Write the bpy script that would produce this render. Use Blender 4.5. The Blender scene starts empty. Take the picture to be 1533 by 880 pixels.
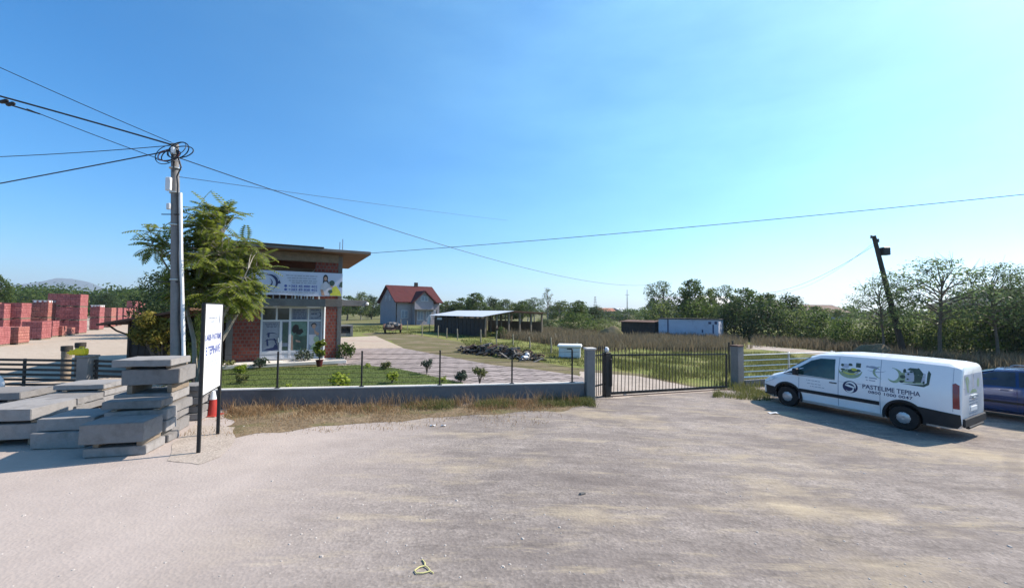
import bpy, bmesh, math, random
from mathutils import Vector, Matrix, noise
random.seed(7)
R = math.radians
scene = bpy.context.scene
COL = scene.collection
# ------------------------------------------------------------------ camera
FPX, CX, CY, CZ = 620.0, 766.5, 440.0, 2.6
_p, _r = R(2.4), R(0.4)
FWD = Vector((0, math.cos(_p), math.sin(_p)))
RIGHT = Vector((math.cos(_r), 0, math.sin(_r)))
RIGHT = (RIGHT - FWD * RIGHT.dot(FWD)).normalized()
UP = RIGHT.cross(FWD)
cam = bpy.data.cameras.new('camera')
cam.sensor_width = 36.0
cam.lens = 36.0 * FPX / 1533.0
cam.clip_start = 0.1
cam.clip_end = 20000
co = bpy.data.objects.new('camera', cam)
COL.objects.link(co)
co.matrix_world = Matrix(((RIGHT.x, UP.x, -FWD.x, 0), (RIGHT.y, UP.y, -FWD.y, 0), (RIGHT.z, UP.z, -FWD.z, CZ), (0, 0, 0, 1)))
scene.camera = co

def g(x):                        # the yard falls gently to the right
    return 0.0 if x < 1 else -0.036 * (min(x, 13.0) - 1)
def ray(px, py):
    return FWD + RIGHT * ((px - CX) / FPX) - UP * ((py - CY) / FPX)
def G(px, py, dz=0.0):           # the point of the ground a pixel of the photograph looks at
    d = ray(px, py); z = 0.0; x = y = 0
    for _ in range(30):
        t = (z + dz - CZ) / d.z; x, y = d.x * t, d.y * t; z = g(x)
    return Vector((x, y, z))
def D(px, py, Y):                # the point at depth Y
    d = ray(px, py); t = Y / d.y
    return Vector((d.x * t, Y, CZ + d.z * t))
def BX(px, Y):                   # ground point under a column at depth Y
    x = (px - CX) / FPX * Y * 1.0
    return Vector((x, Y, g(x)))

# ------------------------------------------------------------------ objects
def link(o, parent=None):
    COL.objects.link(o)
    if parent is not None: o.parent = parent
    return o
def tag(o, label=None, cat=None, group=None, kind=None):
    if label: o['label'] = label
    if cat: o['category'] = cat
    if group: o['group'] = group
    if kind: o['kind'] = kind
    return o
def empty(name, loc, rz=0.0, label=None, cat=None, group=None):
    o = bpy.data.objects.new(name, None)
    o.empty_display_size = 0.2
    link(o); o.location = loc; o.rotation_euler = (0, 0, rz)
    return tag(o, label, cat, group)
def copy_tree(o, parent=None):
    c = o.copy(); COL.objects.link(c)
    if parent is not None: c.parent = parent
    for ch in list(o.children): copy_tree(ch, c)
    return c
ORD = ['first', 'second', 'third', 'fourth', 'fifth', 'sixth', 'seventh', 'eighth', 'ninth', 'tenth', 'eleventh', 'twelfth', 'thirteenth', 'fourteenth', 'fifteenth', 'sixteenth', 'seventeenth', 'eighteenth', 'nineteenth', 'twentieth']

class MB:
    """collects shapes and links them as ONE mesh"""
    def __init__(s): s.v = []; s.f = []; s.m = []
    def add(s, vs, fs, mi=0):
        b = len(s.v); s.v += [tuple(p) for p in vs]
        for f in fs: s.f.append(tuple(b + i for i in f)); s.m.append(mi)
    def box(s, c, d, rz=0.0, bev=0.0, mi=0, mat=None):
        bm = bmesh.new(); bmesh.ops.create_cube(bm, size=1)
        bmesh.ops.scale(bm, vec=d, verts=bm.verts)
        if bev > 0: bmesh.ops.bevel(bm, geom=bm.edges[:], offset=bev, segments=1, affect='EDGES')
        M = Matrix.Translation(c) @ Matrix.Rotation(rz, 4, 'Z')
        if mat is not None: M = Matrix.Translation(c) @ mat
        bm.verts.ensure_lookup_table()
        s.add([M @ v.co for v in bm.verts], [[v.index for v in f.verts] for f in bm.faces], mi); bm.free()
        return s
    def bb(s, a, b, bev=0.0, mi=0):      # box from corner to corner
        return s.box([(a[i] + b[i]) / 2 for i in range(3)], [abs(b[i] - a[i]) for i in range(3)], 0, bev, mi)
    def tube(s, pts, r, n=8, mi=0, cap=True):
        pts = [Vector(p) for p in pts]
        rs = r if isinstance(r, (list, tuple)) else [r] * len(pts)
        b = len(s.v); up = Vector((0, 0, 1)); prev = None
        for i, p in enumerate(pts):
            t = (pts[min(i + 1, len(pts) - 1)] - pts[max(i - 1, 0)])
            t = t.normalized() if t.length > 1e-9 else Vector((0, 0, 1))
            if prev is None:
                a = t.cross(up) if abs(t.z) < 0.95 else t.cross(Vector((1, 0, 0)))
            else:
                a = prev - t * prev.dot(t)
            a.normalize(); prev = a; c = t.cross(a)
            for k in range(n):
                q = 2 * math.pi * k / n
                s.v.append(tuple(p + (a * math.cos(q) + c * math.sin(q)) * rs[i]))
        for i in range(len(pts) - 1):
            for k in range(n):
                s.f.append((b + i * n + k, b + i * n + (k + 1) % n, b + (i + 1) * n + (k + 1) % n, b + (i + 1) * n + k)); s.m.append(mi)
        if cap:
            s.f.append(tuple(b + k for k in range(n))[::-1]); s.m.append(mi)
            s.f.append(tuple(b + (len(pts) - 1) * n + k for k in range(n))); s.m.append(mi)
        return s
    def lathe(s, prof, c=(0, 0, 0), n=20, M=None, mi=0):   # prof: (radius, z)
        b = len(s.v); c = Vector(c)
        for r_, z in prof:
            for k in range(n):
                q = 2 * math.pi * k / n
                p = Vector((r_ * math.cos(q), r_ * math.sin(q), z))
                if M is not None: p = M @ p
                s.v.append(tuple(c + p))
        for i in range(len(prof) - 1):
            for k in range(n):
                s.f.append((b + i * n + k, b + i * n + (k + 1) % n, b + (i + 1) * n + (k + 1) % n, b + (i + 1) * n + k)); s.m.append(mi)
        s.f.append(tuple(b + k for k in range(n))[::-1]); s.m.append(mi)
        s.f.append(tuple(b + (len(prof) - 1) * n + k for k in range(n))); s.m.append(mi)
        return s
    def prism(s, poly, axis, a0, a1, mi=0):    # polygon extruded along an axis ('x','y','z')
        n = len(poly); vs = []
        for a in (a0, a1):
            for u, w in poly:
                vs.append({'x': (a, u, w), 'y': (u, a, w), 'z': (u, w, a)}[axis])
        fs = [tuple(range(n))[::-1], tuple(range(n, 2 * n))] + [(i, (i + 1) % n, n + (i + 1) % n, n + i) for i in range(n)]
        s.add(vs, fs, mi); return s
    def build(s, name, mats, parent=None, smooth=False, fix=True, angle=35):
        me = bpy.data.meshes.new(name)
        me.from_pydata(s.v, [], s.f)
        if not isinstance(mats, (list, tuple)): mats = [mats]
        for m in mats: me.materials.append(m)
        if len(mats) > 1: me.polygons.foreach_set('material_index', s.m)
        if fix:
            bm = bmesh.new(); bm.from_mesh(me); bmesh.ops.recalc_face_normals(bm, faces=bm.faces[:]); bm.to_mesh(me); bm.free()
        if smooth:
            me.polygons.foreach_set('use_smooth', [True] * len(me.polygons))
            try: me.set_sharp_from_angle(angle=R(angle))
            except Exception: pass
        me.update()
        return link(bpy.data.objects.new(name, me), parent)

def sheet(name, poly, dz, mat, kind='structure', label=None):
    bm = bmesh.new()
    bm.faces.new([bm.verts.new((p[0], p[1], 0)) for p in poly])
    for x in (1.0, 13.0):
        bmesh.ops.bisect_plane(bm, geom=bm.verts[:] + bm.edges[:] + bm.faces[:], plane_co=(x, 0, 0), plane_no=(1, 0, 0))
    bmesh.ops.triangulate(bm, faces=bm.faces[:])
    for v in bm.verts: v.co.z = g(v.co.x) + dz
    bmesh.ops.recalc_face_normals(bm, faces=bm.faces[:])
    if bm.faces and sum(f.normal.z for f in bm.faces) < 0: bmesh.ops.reverse_faces(bm, faces=bm.faces[:])
    me = bpy.data.meshes.new(name); bm.to_mesh(me); bm.free(); me.materials.append(mat)
    o = link(bpy.data.objects.new(name, me))
    return tag(o, label, None, None, kind)

def wob(poly, amp=0.12, step=0.5, seed=0):      # an uneven edge for a polygon on the ground
    out = []
    for i in range(len(poly)):
        a = Vector(poly[i][:2]); b = Vector(poly[(i + 1) % len(poly)][:2])
        n = max(1, int((b - a).length / step)); t = (b - a).normalized(); q = Vector((-t.y, t.x))
        for k in range(n):
            p = a + (b - a) * k / n
            out.append(tuple(p + q * amp * noise.noise(Vector((p.x * 1.3, p.y * 1.3, seed)))*1.6))
    return out

# ------------------------------------------------------------------ materials
class NT:
    def __init__(s, name):
        s.m = bpy.data.materials.new(name); s.m.use_nodes = True
        s.t = s.m.node_tree; s.t.nodes.clear()
        s.out = s.n('ShaderNodeOutputMaterial')
    def n(s, typ, **kw):
        nd = s.t.nodes.new(typ)
        for k, v in kw.items():
            if k in nd.inputs: nd.inputs[k].default_value = v
            else: setattr(nd, k, v)
        return nd
    def l(s, a, b): s.t.links.new(a, b)
    def coord(s, world=False, scale=None, rot=None):
        if world: o = s.n('ShaderNodeNewGeometry').outputs['Position']
        else: o = s.n('ShaderNodeTexCoord').outputs['Object']
        if scale or rot:
            mp = s.n('ShaderNodeMapping')
            if scale: mp.inputs['Scale'].default_value = scale
            if rot: mp.inputs['Rotation'].default_value = rot
            s.l(o, mp.inputs['Vector']); o = mp.outputs[0]
        return o
    def noise(s, vec, scale, detail=4, rough=0.6):
        nd = s.n('ShaderNodeTexNoise', Scale=scale, Detail=detail, Roughness=rough); s.l(vec, nd.inputs['Vector']); return nd.outputs['Fac']
    def ramp(s, fac, stops):
        nd = s.n('ShaderNodeValToRGB'); cr = nd.color_ramp
        while len(cr.elements) < len(stops): cr.elements.new(0.5)
        for e, (p, c) in zip(cr.elements, stops):
            e.position = p; e.color = (c, c, c, 1) if isinstance(c, (int, float)) else (*c, 1)
        s.l(fac, nd.inputs['Fac']); return nd.outputs['Color']
    def mix(s, fac, a, b, mode='MIX'):
        nd = s.n('ShaderNodeMix', data_type='RGBA', blend_type=mode)
        for inp, val in ((nd.inputs[0], fac), (nd.inputs[6], a), (nd.inputs[7], b)):
            if hasattr(val, 'is_linked'): s.l(val, inp)
            elif isinstance(val, (tuple, list)): inp.default_value = (*val, 1)
            else: inp.default_value = val
        return nd.outputs[2]
    def bump(s, h, strength=0.4, dist=0.02):
        nd = s.n('ShaderNodeBump', Strength=strength, Distance=dist); s.l(h, nd.inputs['Height']); return nd.outputs[0]
    def bsdf(s, color, rough=0.8, normal=None, metal=0.0, spec=0.3, coat=0.0):
        b = s.n('ShaderNodeBsdfPrincipled'); b.inputs['Metallic'].default_value = metal
        b.inputs['Specular IOR Level'].default_value = spec
        b.inputs['Coat Weight'].default_value = coat; b.inputs['Coat Roughness'].default_value = 0.08
        if hasattr(color, 'is_linked'): s.l(color, b.inputs['Base Color'])
        else: b.inputs['Base Color'].default_value = (*color, 1)
        if hasattr(rough, 'is_linked'): s.l(rough, b.inputs['Roughness'])
        else: b.inputs['Roughness'].default_value = rough
        if normal is not None: s.l(normal, b.inputs['Normal'])
        return b
    def done(s, b):
        s.l(b.outputs[0], s.out.inputs['Surface']); return s.m

def vary(name, c, amt=0.25, scale=3.0, rough=0.8, metal=0.0, spec=0.3, bump=0.15, coat=0.0, bscale=None, world=False, dirt=None):
    """a colour that is never quite even: two noises and a bump"""
    t = NT(name); v = t.coord(world)
    n1 = t.noise(v, scale, 5); n2 = t.noise(v, scale * 7.3, 3)
    lo = tuple(x * (1 - amt) for x in c); hi = tuple(min(1, x * (1 + amt)) for x in c)
    col = t.ramp(n1, [(0.3, lo), (0.7, hi)])
    col = t.mix(0.35, col, t.ramp(n2, [(0.3, lo), (0.7, hi)]))
    if dirt is not None:
        col = t.mix(t.ramp(t.noise(v, scale * 0.7, 6, 0.7), [(0.52, 0.0), (0.68, 0.8)]), col, dirt)
    nm = t.bump(t.noise(v, bscale or scale * 12, 4), bump, 0.02) if bump else None
    return t.done(t.bsdf(col, rough, nm, metal, spec, coat))

def leafy(name, c1, c2, c3=None, trans=0.35, rough=0.55):
    """leaves: each one its own tone"""
    t = NT(name)
    rnd = t.n('ShaderNodeNewGeometry').outputs['Random Per Island']
    stops = [(0.0, c1), (0.7, c2)] + ([(1.0, c3)] if c3 else [])
    col = t.ramp(rnd, stops)
    big = t.noise(t.coord(), 1.1, 2)
    col = t.mix(t.ramp(big, [(0.35, 0.0), (0.65, 0.55)]), col, c2)
    b = t.bsdf(col, rough, None, 0, 0.25)
    tr = t.n('ShaderNodeBsdfTranslucent'); t.l(col, tr.inputs['Color'])
    mx = t.n('ShaderNodeMixShader', Fac=trans); t.l(b.outputs[0], mx.inputs[1]); t.l(tr.outputs[0], mx.inputs[2])
    t.l(mx.outputs[0], t.out.inputs['Surface']); return t.m

def brickmat(name, c1, c2, mortar, scale=1.0, bw=0.5, rh=0.25, msize=0.02, axis='xz', rot=0.0, bump=0.5, rough=0.85, world=False):
    t = NT(name); v = t.coord(world)
    if axis == 'xz':
        sp = t.n('ShaderNodeSeparateXYZ'); cb = t.n('ShaderNodeCombineXYZ'); t.l(v, sp.inputs[0])
        ad = t.n('ShaderNodeMath', operation='ADD'); t.l(sp.outputs[0], ad.inputs[0]); t.l(sp.outputs[1], ad.inputs[1])
        t.l(ad.outputs[0], cb.inputs[0]); t.l(sp.outputs[2], cb.inputs[1]); v = cb.outputs[0]
    if rot:
        mp = t.n('ShaderNodeMapping'); mp.inputs['Rotation'].default_value = (0, 0, rot); t.l(v, mp.inputs[0]); v = mp.outputs[0]
    nz = t.n('ShaderNodeTexNoise', Scale=6.0); t.l(v, nz.inputs['Vector'])
    mixv = t.n('ShaderNodeMix', data_type='VECTOR'); mixv.inputs[0].default_value = 0.012
    t.l(v, mixv.inputs[4]); t.l(nz.outputs['Color'], mixv.inputs[5])
    br = t.n('ShaderNodeTexBrick', Scale=scale); t.l(mixv.outputs[1], br.inputs['Vector'])
    br.inputs['Color1'].default_value = (*c1, 1); br.inputs['Color2'].default_value = (*c2, 1); br.inputs['Mortar'].default_value = (*mortar, 1)
    br.inputs['Mortar Size'].default_value = msize; br.inputs['Brick Width'].default_value = bw; br.inputs['Row Height'].default_value = rh
    br.inputs['Bias'].default_value = 0.0
    col = t.mix(t.ramp(t.noise(v, 2.5, 5), [(0.3, 0.0), (0.75, 0.6)]), br.outputs['Color'], tuple(x * 0.6 for x in c2))
    nm = t.bump(br.outputs['Fac'], -bump, 0.02)
    return t.done(t.bsdf(col, rough, nm, 0, 0.2))

def groundmat(name, stops, fine, big=0.35, speck=28.0, bump=0.5, patch=None, streak=None, stone=0.5, smooth=None, wear=False):
    t = NT(name); v = t.coord(True)
    n1 = t.noise(v, big, 6, 0.65)
    col = t.ramp(n1, stops)
    n2 = t.noise(v, speck, 4, 0.75)
    col = t.mix(1.0, col, t.ramp(n2, [(0.25, 1 - fine), (0.5, 1.0), (0.75, 1 + fine * 0.8)]), 'MULTIPLY')
    vo = t.n('ShaderNodeTexVoronoi', Scale=speck * 1.1); t.l(v, vo.inputs['Vector'])
    rgb = t.n('ShaderNodeSeparateColor'); t.l(vo.outputs['Color'], rgb.inputs[0])
    col = t.mix(stone, col, t.mix(1.0, col, t.ramp(rgb.outputs[0], [(0.0, 0.55), (0.5, 1.0), (1.0, 1.4)]), 'MULTIPLY'))
    n4 = t.noise(v, 2.7, 6, 0.75)
    col = t.mix(1.0, col, t.ramp(n4, [(0.3, 0.82), (0.5, 1.0), (0.7, 1.12)]), 'MULTIPLY')
    if patch:
        sc, lo, hi, pc = patch
        col = t.mix(t.ramp(t.noise(t.coord(True, (1, 1.6, 1)), sc, 5, 0.6), [(lo, 0.0), (hi, 0.85)]), col, pc)
    if streak:
        ang, sc, pc = streak
        n5 = t.noise(t.coord(True, (0.12, 1.6, 1), (0, 0, ang)), sc, 5, 0.65)
        col = t.mix(t.ramp(n5, [(0.5, 0.0), (0.72, 0.6)]), col, pc)
    if wear:         # damp stains, scuffs and the arcs left by turning tyres
        n6 = t.noise(t.coord(True, (0.5, 1.1, 1), (0, 0, 0.5)), 0.55, 7, 0.72)
        col = t.mix(t.ramp(n6, [(0.48, 0.0), (0.64, 0.8)]), col, (0.15, 0.126, 0.115))
        n8 = t.noise(t.coord(True, (0.35, 1.7, 1), (0, 0, -0.45)), 1.5, 7, 0.75)
        col = t.mix(t.ramp(n8, [(0.53, 0.0), (0.67, 0.8)]), col, (0.36, 0.30, 0.22))
        n7 = t.noise(t.coord(True, (0.5, 2.2, 1), (0, 0, 0.35)), 3.2, 6, 0.7)
        col = t.mix(1.0, col, t.ramp(n7, [(0.28, 0.70), (0.45, 0.96), (0.58, 1.02), (0.74, 1.28)]), 'MULTIPLY')
        for cx_, cy_, r_ in ((-9.0, -14.0, 23.0), (-9.0, -14.0, 24.5), (24.0, -9.0, 21.0), (24.0, -9.0, 22.45), (2.0, -22.0, 29.5), (2.0, -22.0, 31.0)):
            sb_ = t.n('ShaderNodeVectorMath', operation='DISTANCE'); sb_.inputs[1].default_value = (cx_, cy_, 0); t.l(v, sb_.inputs[0])
            wv_ = t.n('ShaderNodeMath', operation='MULTIPLY_ADD'); wv_.inputs[1].default_value = 0.25; t.l(t.noise(v, 0.8, 4), wv_.inputs[0]); t.l(sb_.outputs['Value'], wv_.inputs[2])
            su_ = t.n('ShaderNodeMath', operation='SUBTRACT'); su_.inputs[1].default_value = r_; t.l(wv_.outputs[0], su_.inputs[0])
            ab_ = t.n('ShaderNodeMath', operation='ABSOLUTE'); t.l(su_.outputs[0], ab_.inputs[0])
            fa_ = t.ramp(ab_.outputs[0], [(0.08, 0.5), (0.17, 0.0)]); gap_ = t.ramp(t.noise(v, 0.6, 5, 0.7), [(0.42, 0.0), (0.6, 1.0)])
            col = t.mix(t.mix(1.0, fa_, gap_, 'MULTIPLY'), col, (0.165, 0.138, 0.122))
    if smooth:       # towards the yard entrance the gravel gives way to smooth pale hard standing
        sx = t.n('ShaderNodeSeparateXYZ'); t.l(v, sx.inputs[0])
        ma = t.n('ShaderNodeMath', operation='MULTIPLY_ADD'); ma.inputs[1].default_value = 3.0; t.l(t.noise(v, 0.45, 6, 0.65), ma.inputs[0]); t.l(sx.outputs[0], ma.inputs[2])
        mr = t.n('ShaderNodeMapRange'); mr.inputs['From Min'].default_value = -2.6; mr.inputs['From Max'].default_value = 0.6; mr.inputs['To Min'].default_value = 0.92; mr.inputs['To Max'].default_value = 0.0; t.l(ma.outputs[0], mr.inputs['Value'])
        pale = t.mix(1.0, smooth, t.ramp(t.noise(v, 1.5, 8, 0.7), [(0.3, 0.9), (0.7, 1.08)]), 'MULTIPLY')
        col = t.mix(mr.outputs[0], col, pale)
    h = t.mix(0.5, n2, vo.outputs['Distance'])
    return t.done(t.bsdf(col, 0.95, t.bump(h, bump, 0.03), 0, 0.1))

def glassy(name, c=(0.02, 0.03, 0.035), rough=0.06, amt=0.4):
    t = NT(name); v = t.coord()
    col = t.ramp(t.noise(v, 2.0, 4), [(0.3, tuple(x * (1 - amt) for x in c)), (0.7, tuple(x * (1 + amt) for x in c))])
    return t.done(t.bsdf(col, rough, None, 0, 0.6))

M = {}
M['gravel'] = groundmat('gravel', [(0.25, (0.195, 0.165, 0.146)), (0.5, (0.248, 0.213, 0.19)), (0.75, (0.30, 0.26, 0.232))], 0.34, 0.3, 24, 0.28,
                        (0.33, 0.53, 0.66, (0.39, 0.32, 0.225)), (R(25), 0.55, (0.175, 0.15, 0.137)), 0.34, (0.38, 0.32, 0.285), True)
M['dust'] = groundmat('dust', [(0.3, (0.33, 0.275, 0.23)), (0.7, (0.40, 0.34, 0.29))], 0.22, 0.5, 30, 0.3, None, None, 0.3)
M['soil'] = groundmat('soil', [(0.3, (0.13, 0.095, 0.06)), (0.7, (0.22, 0.165, 0.105))], 0.4, 0.6, 18, 0.6, (0.9, 0.5, 0.7, (0.10, 0.105, 0.04)))
M['field'] = groundmat('field', [(0.3, (0.10, 0.105, 0.04)), (0.7, (0.19, 0.16, 0.075))], 0.4, 0.08, 9, 0.6, (0.05, 0.5, 0.7, (0.08, 0.12, 0.035)), None, 0.3)
M['rough_grass'] = groundmat('rough grass', [(0.3, (0.11, 0.14, 0.035)), (0.7, (0.20, 0.20, 0.06))], 0.4, 0.4, 14, 0.6, (0.5, 0.5, 0.7, (0.25, 0.2, 0.1)), None, 0.3)
M['track'] = groundmat('dirt track', [(0.3, (0.165, 0.125, 0.08)), (0.7, (0.24, 0.19, 0.13))], 0.3, 0.5, 16, 0.5, (0.35, 0.36, 0.56, (0.105, 0.10, 0.04)), (R(20), 0.7, (0.12, 0.105, 0.05)), 0.3)
M['yard'] = groundmat('yard concrete', [(0.3, (0.36, 0.29, 0.225)), (0.7, (0.42, 0.345, 0.275))], 0.12, 0.15, 20, 0.2, (0.1, 0.55, 0.7, (0.32, 0.22, 0.18)), None, 0.1)
M['lawn'] = groundmat('lawn', [(0.3, (0.07, 0.10, 0.026)), (0.7, (0.11, 0.135, 0.045))], 0.4, 0.7, 26, 0.6, (0.6, 0.55, 0.75, (0.12, 0.13, 0.04)), None, 0.3)
M['paver'] = brickmat('pavers', (0.37, 0.31, 0.29), (0.27, 0.225, 0.212), (0.12, 0.10, 0.085), 1.0, 0.9, 0.45, 0.045, 'xy', R(38), 0.4, 0.9, True)
M['brick'] = brickmat('clay block', (0.30, 0.078, 0.048), (0.18, 0.042, 0.030), (0.17, 0.12, 0.105), 1.0, 0.17, 0.165, 0.020, 'xz', 0, 0.7)
M['brickload'] = brickmat('stacked brick', (0.42, 0.155, 0.15), (0.31, 0.10, 0.10), (0.15, 0.05, 0.05), 1.0, 0.30, 0.24, 0.012, 'xz', 0, 0.6)
M['brickload2'] = brickmat('stacked orange brick', (0.45, 0.195, 0.155), (0.35, 0.13, 0.11), (0.18, 0.07, 0.06), 1.0, 0.25, 0.19, 0.012, 'xz', 0, 0.6)
M['conc'] = vary('concrete', (0.20, 0.188, 0.178), 0.18, 2.0, 0.9, bump=0.3, dirt=(0.135, 0.125, 0.115))
M['conc_dark'] = vary('weathered concrete', (0.14, 0.132, 0.125), 0.25, 1.6, 0.9, bump=0.4, dirt=(0.085, 0.08, 0.075))
M['wallconc'] = vary('rendered wall', (0.155, 0.145, 0.148), 0.16, 0.9, 0.9, bump=0.3, dirt=(0.10, 0.092, 0.088))
M['cap'] = vary('cement cap', (0.58, 0.54, 0.49), 0.1, 3, 0.9, bump=0.2)
M['slab'] = vary('cast concrete', (0.265, 0.25, 0.24), 0.14, 2.5, 0.9, bump=0.35, dirt=(0.17, 0.158, 0.148))
M['slab2'] = vary('older cast concrete', (0.205, 0.193, 0.185), 0.16, 2.5, 0.9, bump=0.35, dirt=(0.13, 0.12, 0.112))
M['wood'] = vary('grey wood', (0.22, 0.175, 0.13), 0.3, 4, 0.85, bump=0.3)
M['stake'] = vary('stake wood', (0.30, 0.26, 0.19), 0.25, 5, 0.85, bump=0.3)
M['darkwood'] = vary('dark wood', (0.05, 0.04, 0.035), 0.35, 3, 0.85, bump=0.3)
M['soffit'] = vary('formwork boards', (0.165, 0.095, 0.055), 0.3, 2.2, 0.8, bump=0.3, dirt=(0.12, 0.065, 0.038))
M['ply'] = vary('brown panel', (0.14, 0.058, 0.034), 0.3, 2.0, 0.8, bump=0.3)
M['polecon'] = vary('pole', (0.20, 0.19, 0.185), 0.2, 2, 0.9, bump=0.4)
M['darkpole'] = vary('tarred pole', (0.045, 0.04, 0.035), 0.3, 2, 0.85, bump=0.4)
M['black'] = vary('black rubber', (0.012, 0.012, 0.013), 0.3, 8, 0.6, bump=0.05)
M['cable'] = vary('cable', (0.015, 0.017, 0.02), 0.2, 8, 0.5, bump=0)
M['copper'] = vary('reddish cable', (0.2, 0.06, 0.05), 0.2, 8, 0.5, bump=0)
M['iron'] = vary('black painted iron', (0.02, 0.02, 0.02), 0.3, 6, 0.5, bump=0.1, dirt=(0.05, 0.03, 0.02))
M['silver'] = vary('galvanised steel', (0.50, 0.51, 0.50), 0.12, 4, 0.35, metal=0.6, bump=0.05)
M['whitepaint'] = vary('white paint', (0.78, 0.78, 0.77), 0.05, 2, 0.4, bump=0.05)
M['dirtywhite'] = vary('dirty white', (0.66, 0.66, 0.67), 0.12, 2, 0.6, bump=0.1, dirt=(0.5, 0.48, 0.45))
M['pvc'] = vary('white frame', (0.54, 0.55, 0.58), 0.06, 2, 0.4, bump=0.03)
M['banner'] = vary('banner cloth', (0.48, 0.50, 0.60), 0.05, 1.2, 0.6, bump=0.1)
M['navy'] = vary('navy print', (0.025, 0.035, 0.10), 0.2, 4, 0.5, bump=0)
M['bluetext'] = vary('blue print', (0.07, 0.10, 0.32), 0.2, 4, 0.5, bump=0)
M['greyprint'] = vary('grey print', (0.28, 0.31, 0.38), 0.2, 6, 0.5, bump=0)
M['paleprint'] = vary('pale print', (0.45, 0.47, 0.53), 0.2, 6, 0.5, bump=0)
M['greenprint'] = vary('green print', (0.30, 0.38, 0.24), 0.35, 5, 0.5, bump=0)
M['darkgreenprint'] = vary('dark green print', (0.06, 0.09, 0.07), 0.4, 9, 0.5, bump=0)
M['yellowprint'] = vary('yellow print', (0.55, 0.52, 0.06), 0.25, 5, 0.5, bump=0)
M['skinprint'] = vary('skin print', (0.42, 0.25, 0.18), 0.2, 6, 0.5, bump=0)
M['hairprint'] = vary('dark hair print', (0.03, 0.022, 0.02), 0.3, 6, 0.5, bump=0)
M['shirtprint'] = vary('pale shirt print', (0.5, 0.47, 0.5), 0.2, 6, 0.5, bump=0)
M['glass'] = glassy('window glass', (0.03, 0.04, 0.05))
M['glassgreen'] = glassy('car glass', (0.018, 0.045, 0.04))
M['film'] = vary('window film', (0.21, 0.235, 0.29), 0.3, 1.6, 0.25, bump=0)
M['filmgreen'] = vary('green window film', (0.11, 0.19, 0.155), 0.35, 2.0, 0.25, bump=0)
M['vanpaint'] = vary('white van paint', (0.80, 0.80, 0.81), 0.03, 1.2, 0.28, bump=0, spec=0.5, coat=0.5, dirt=(0.72, 0.71, 0.69))
M['trimplastic'] = vary('black trim', (0.02, 0.02, 0.022), 0.3, 4, 0.6, bump=0.05)
M['wheelsilver'] = vary('wheel cover', (0.45, 0.45, 0.46), 0.15, 5, 0.35, metal=0.6, bump=0.0)
M['redlamp'] = vary('tail lamp', (0.22, 0.02, 0.025), 0.3, 8, 0.15, bump=0, spec=0.6)
M['lampglass'] = vary('head lamp', (0.6, 0.62, 0.64), 0.1, 8, 0.1, bump=0, spec=0.6)
M['bluepaint'] = vary('blue car paint', (0.008, 0.032, 0.12), 0.1, 2, 0.25, metal=0.3, bump=0, spec=0.5, coat=0.7)
M['rooftile'] = brickmat('roof tile', (0.125, 0.03, 0.03), (0.085, 0.021, 0.022), (0.05, 0.014, 0.014), 1.0, 0.3, 0.4, 0.03, 'xz', 0, 0.6)
M['plaster'] = vary('grey plaster', (0.27, 0.25, 0.275), 0.12, 0.8, 0.9, bump=0.2)
M['sheetroof'] = vary('bright sheet roof', (0.56, 0.57, 0.60), 0.06, 1.0, 0.5, metal=0.2, bump=0.05)
M['rust'] = vary('rusty metal', (0.12, 0.065, 0.045), 0.5, 3, 0.8, bump=0.3)
M['pale_container'] = vary('pale container paint', (0.50, 0.53, 0.62), 0.08, 1.2, 0.6, bump=0.1, dirt=(0.34, 0.36, 0.44))
M['yellow'] = leafy('yellow plastic', (0.95, 0.76, 0.05), (0.95, 0.78, 0.06), None, 0.45, 0.45)
M['redplastic'] = vary('red plastic', (0.36, 0.035, 0.025), 0.15, 4, 0.5, bump=0.05)
M['redpot'] = vary('red pot', (0.09, 0.013, 0.013), 0.2, 5, 0.5, bump=0.1)
M['bark'] = vary('bark', (0.14, 0.11, 0.085), 0.35, 5, 0.9, bump=0.6)
M['palebark'] = vary('pale bark', (0.26, 0.235, 0.2), 0.3, 5, 0.9, bump=0.5)
M['leaf'] = leafy('leaves', (0.045, 0.08, 0.018), (0.085, 0.13, 0.03), (0.13, 0.16, 0.045), 0.58)
M['leafdark'] = leafy('dark leaves', (0.027, 0.05, 0.017), (0.052, 0.083, 0.027), (0.09, 0.12, 0.038), 0.5)
M['leafpale'] = leafy('pale leaves', (0.07, 0.10, 0.03), (0.125, 0.165, 0.05), (0.18, 0.20, 0.07), 0.58)
M['sumac'] = leafy('sumac leaves', (0.075, 0.12, 0.02), (0.19, 0.23, 0.035), (0.33, 0.34, 0.06), 0.55)
M['acacia'] = leafy('acacia leaves', (0.075, 0.13, 0.05), (0.14, 0.20, 0.08), (0.20, 0.25, 0.10), 0.62)
M['creeper'] = leafy('creeper leaves', (0.10, 0.11, 0.02), (0.24, 0.21, 0.035), (0.46, 0.32, 0.08), 0.5)
M['lime'] = leafy('lime leaves', (0.16, 0.22, 0.02), (0.30, 0.36, 0.04), (0.42, 0.46, 0.08), 0.45)
M['shrubleaf'] = leafy('shrub leaves', (0.03, 0.05, 0.03), (0.06, 0.08, 0.05), (0.1, 0.12, 0.08), 0.2)
M['drygrass'] = leafy('dry grass', (0.21, 0.12, 0.055), (0.34, 0.225, 0.12), (0.42, 0.34, 0.21), 0.3, 0.8)
M['greengrass'] = leafy('green grass', (0.085, 0.10, 0.03), (0.15, 0.16, 0.05), (0.25, 0.22, 0.10), 0.4, 0.7)
M['lawngrass'] = leafy('mown grass', (0.075, 0.11, 0.025), (0.12, 0.155, 0.045), (0.17, 0.19, 0.065), 0.35, 0.7)
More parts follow.
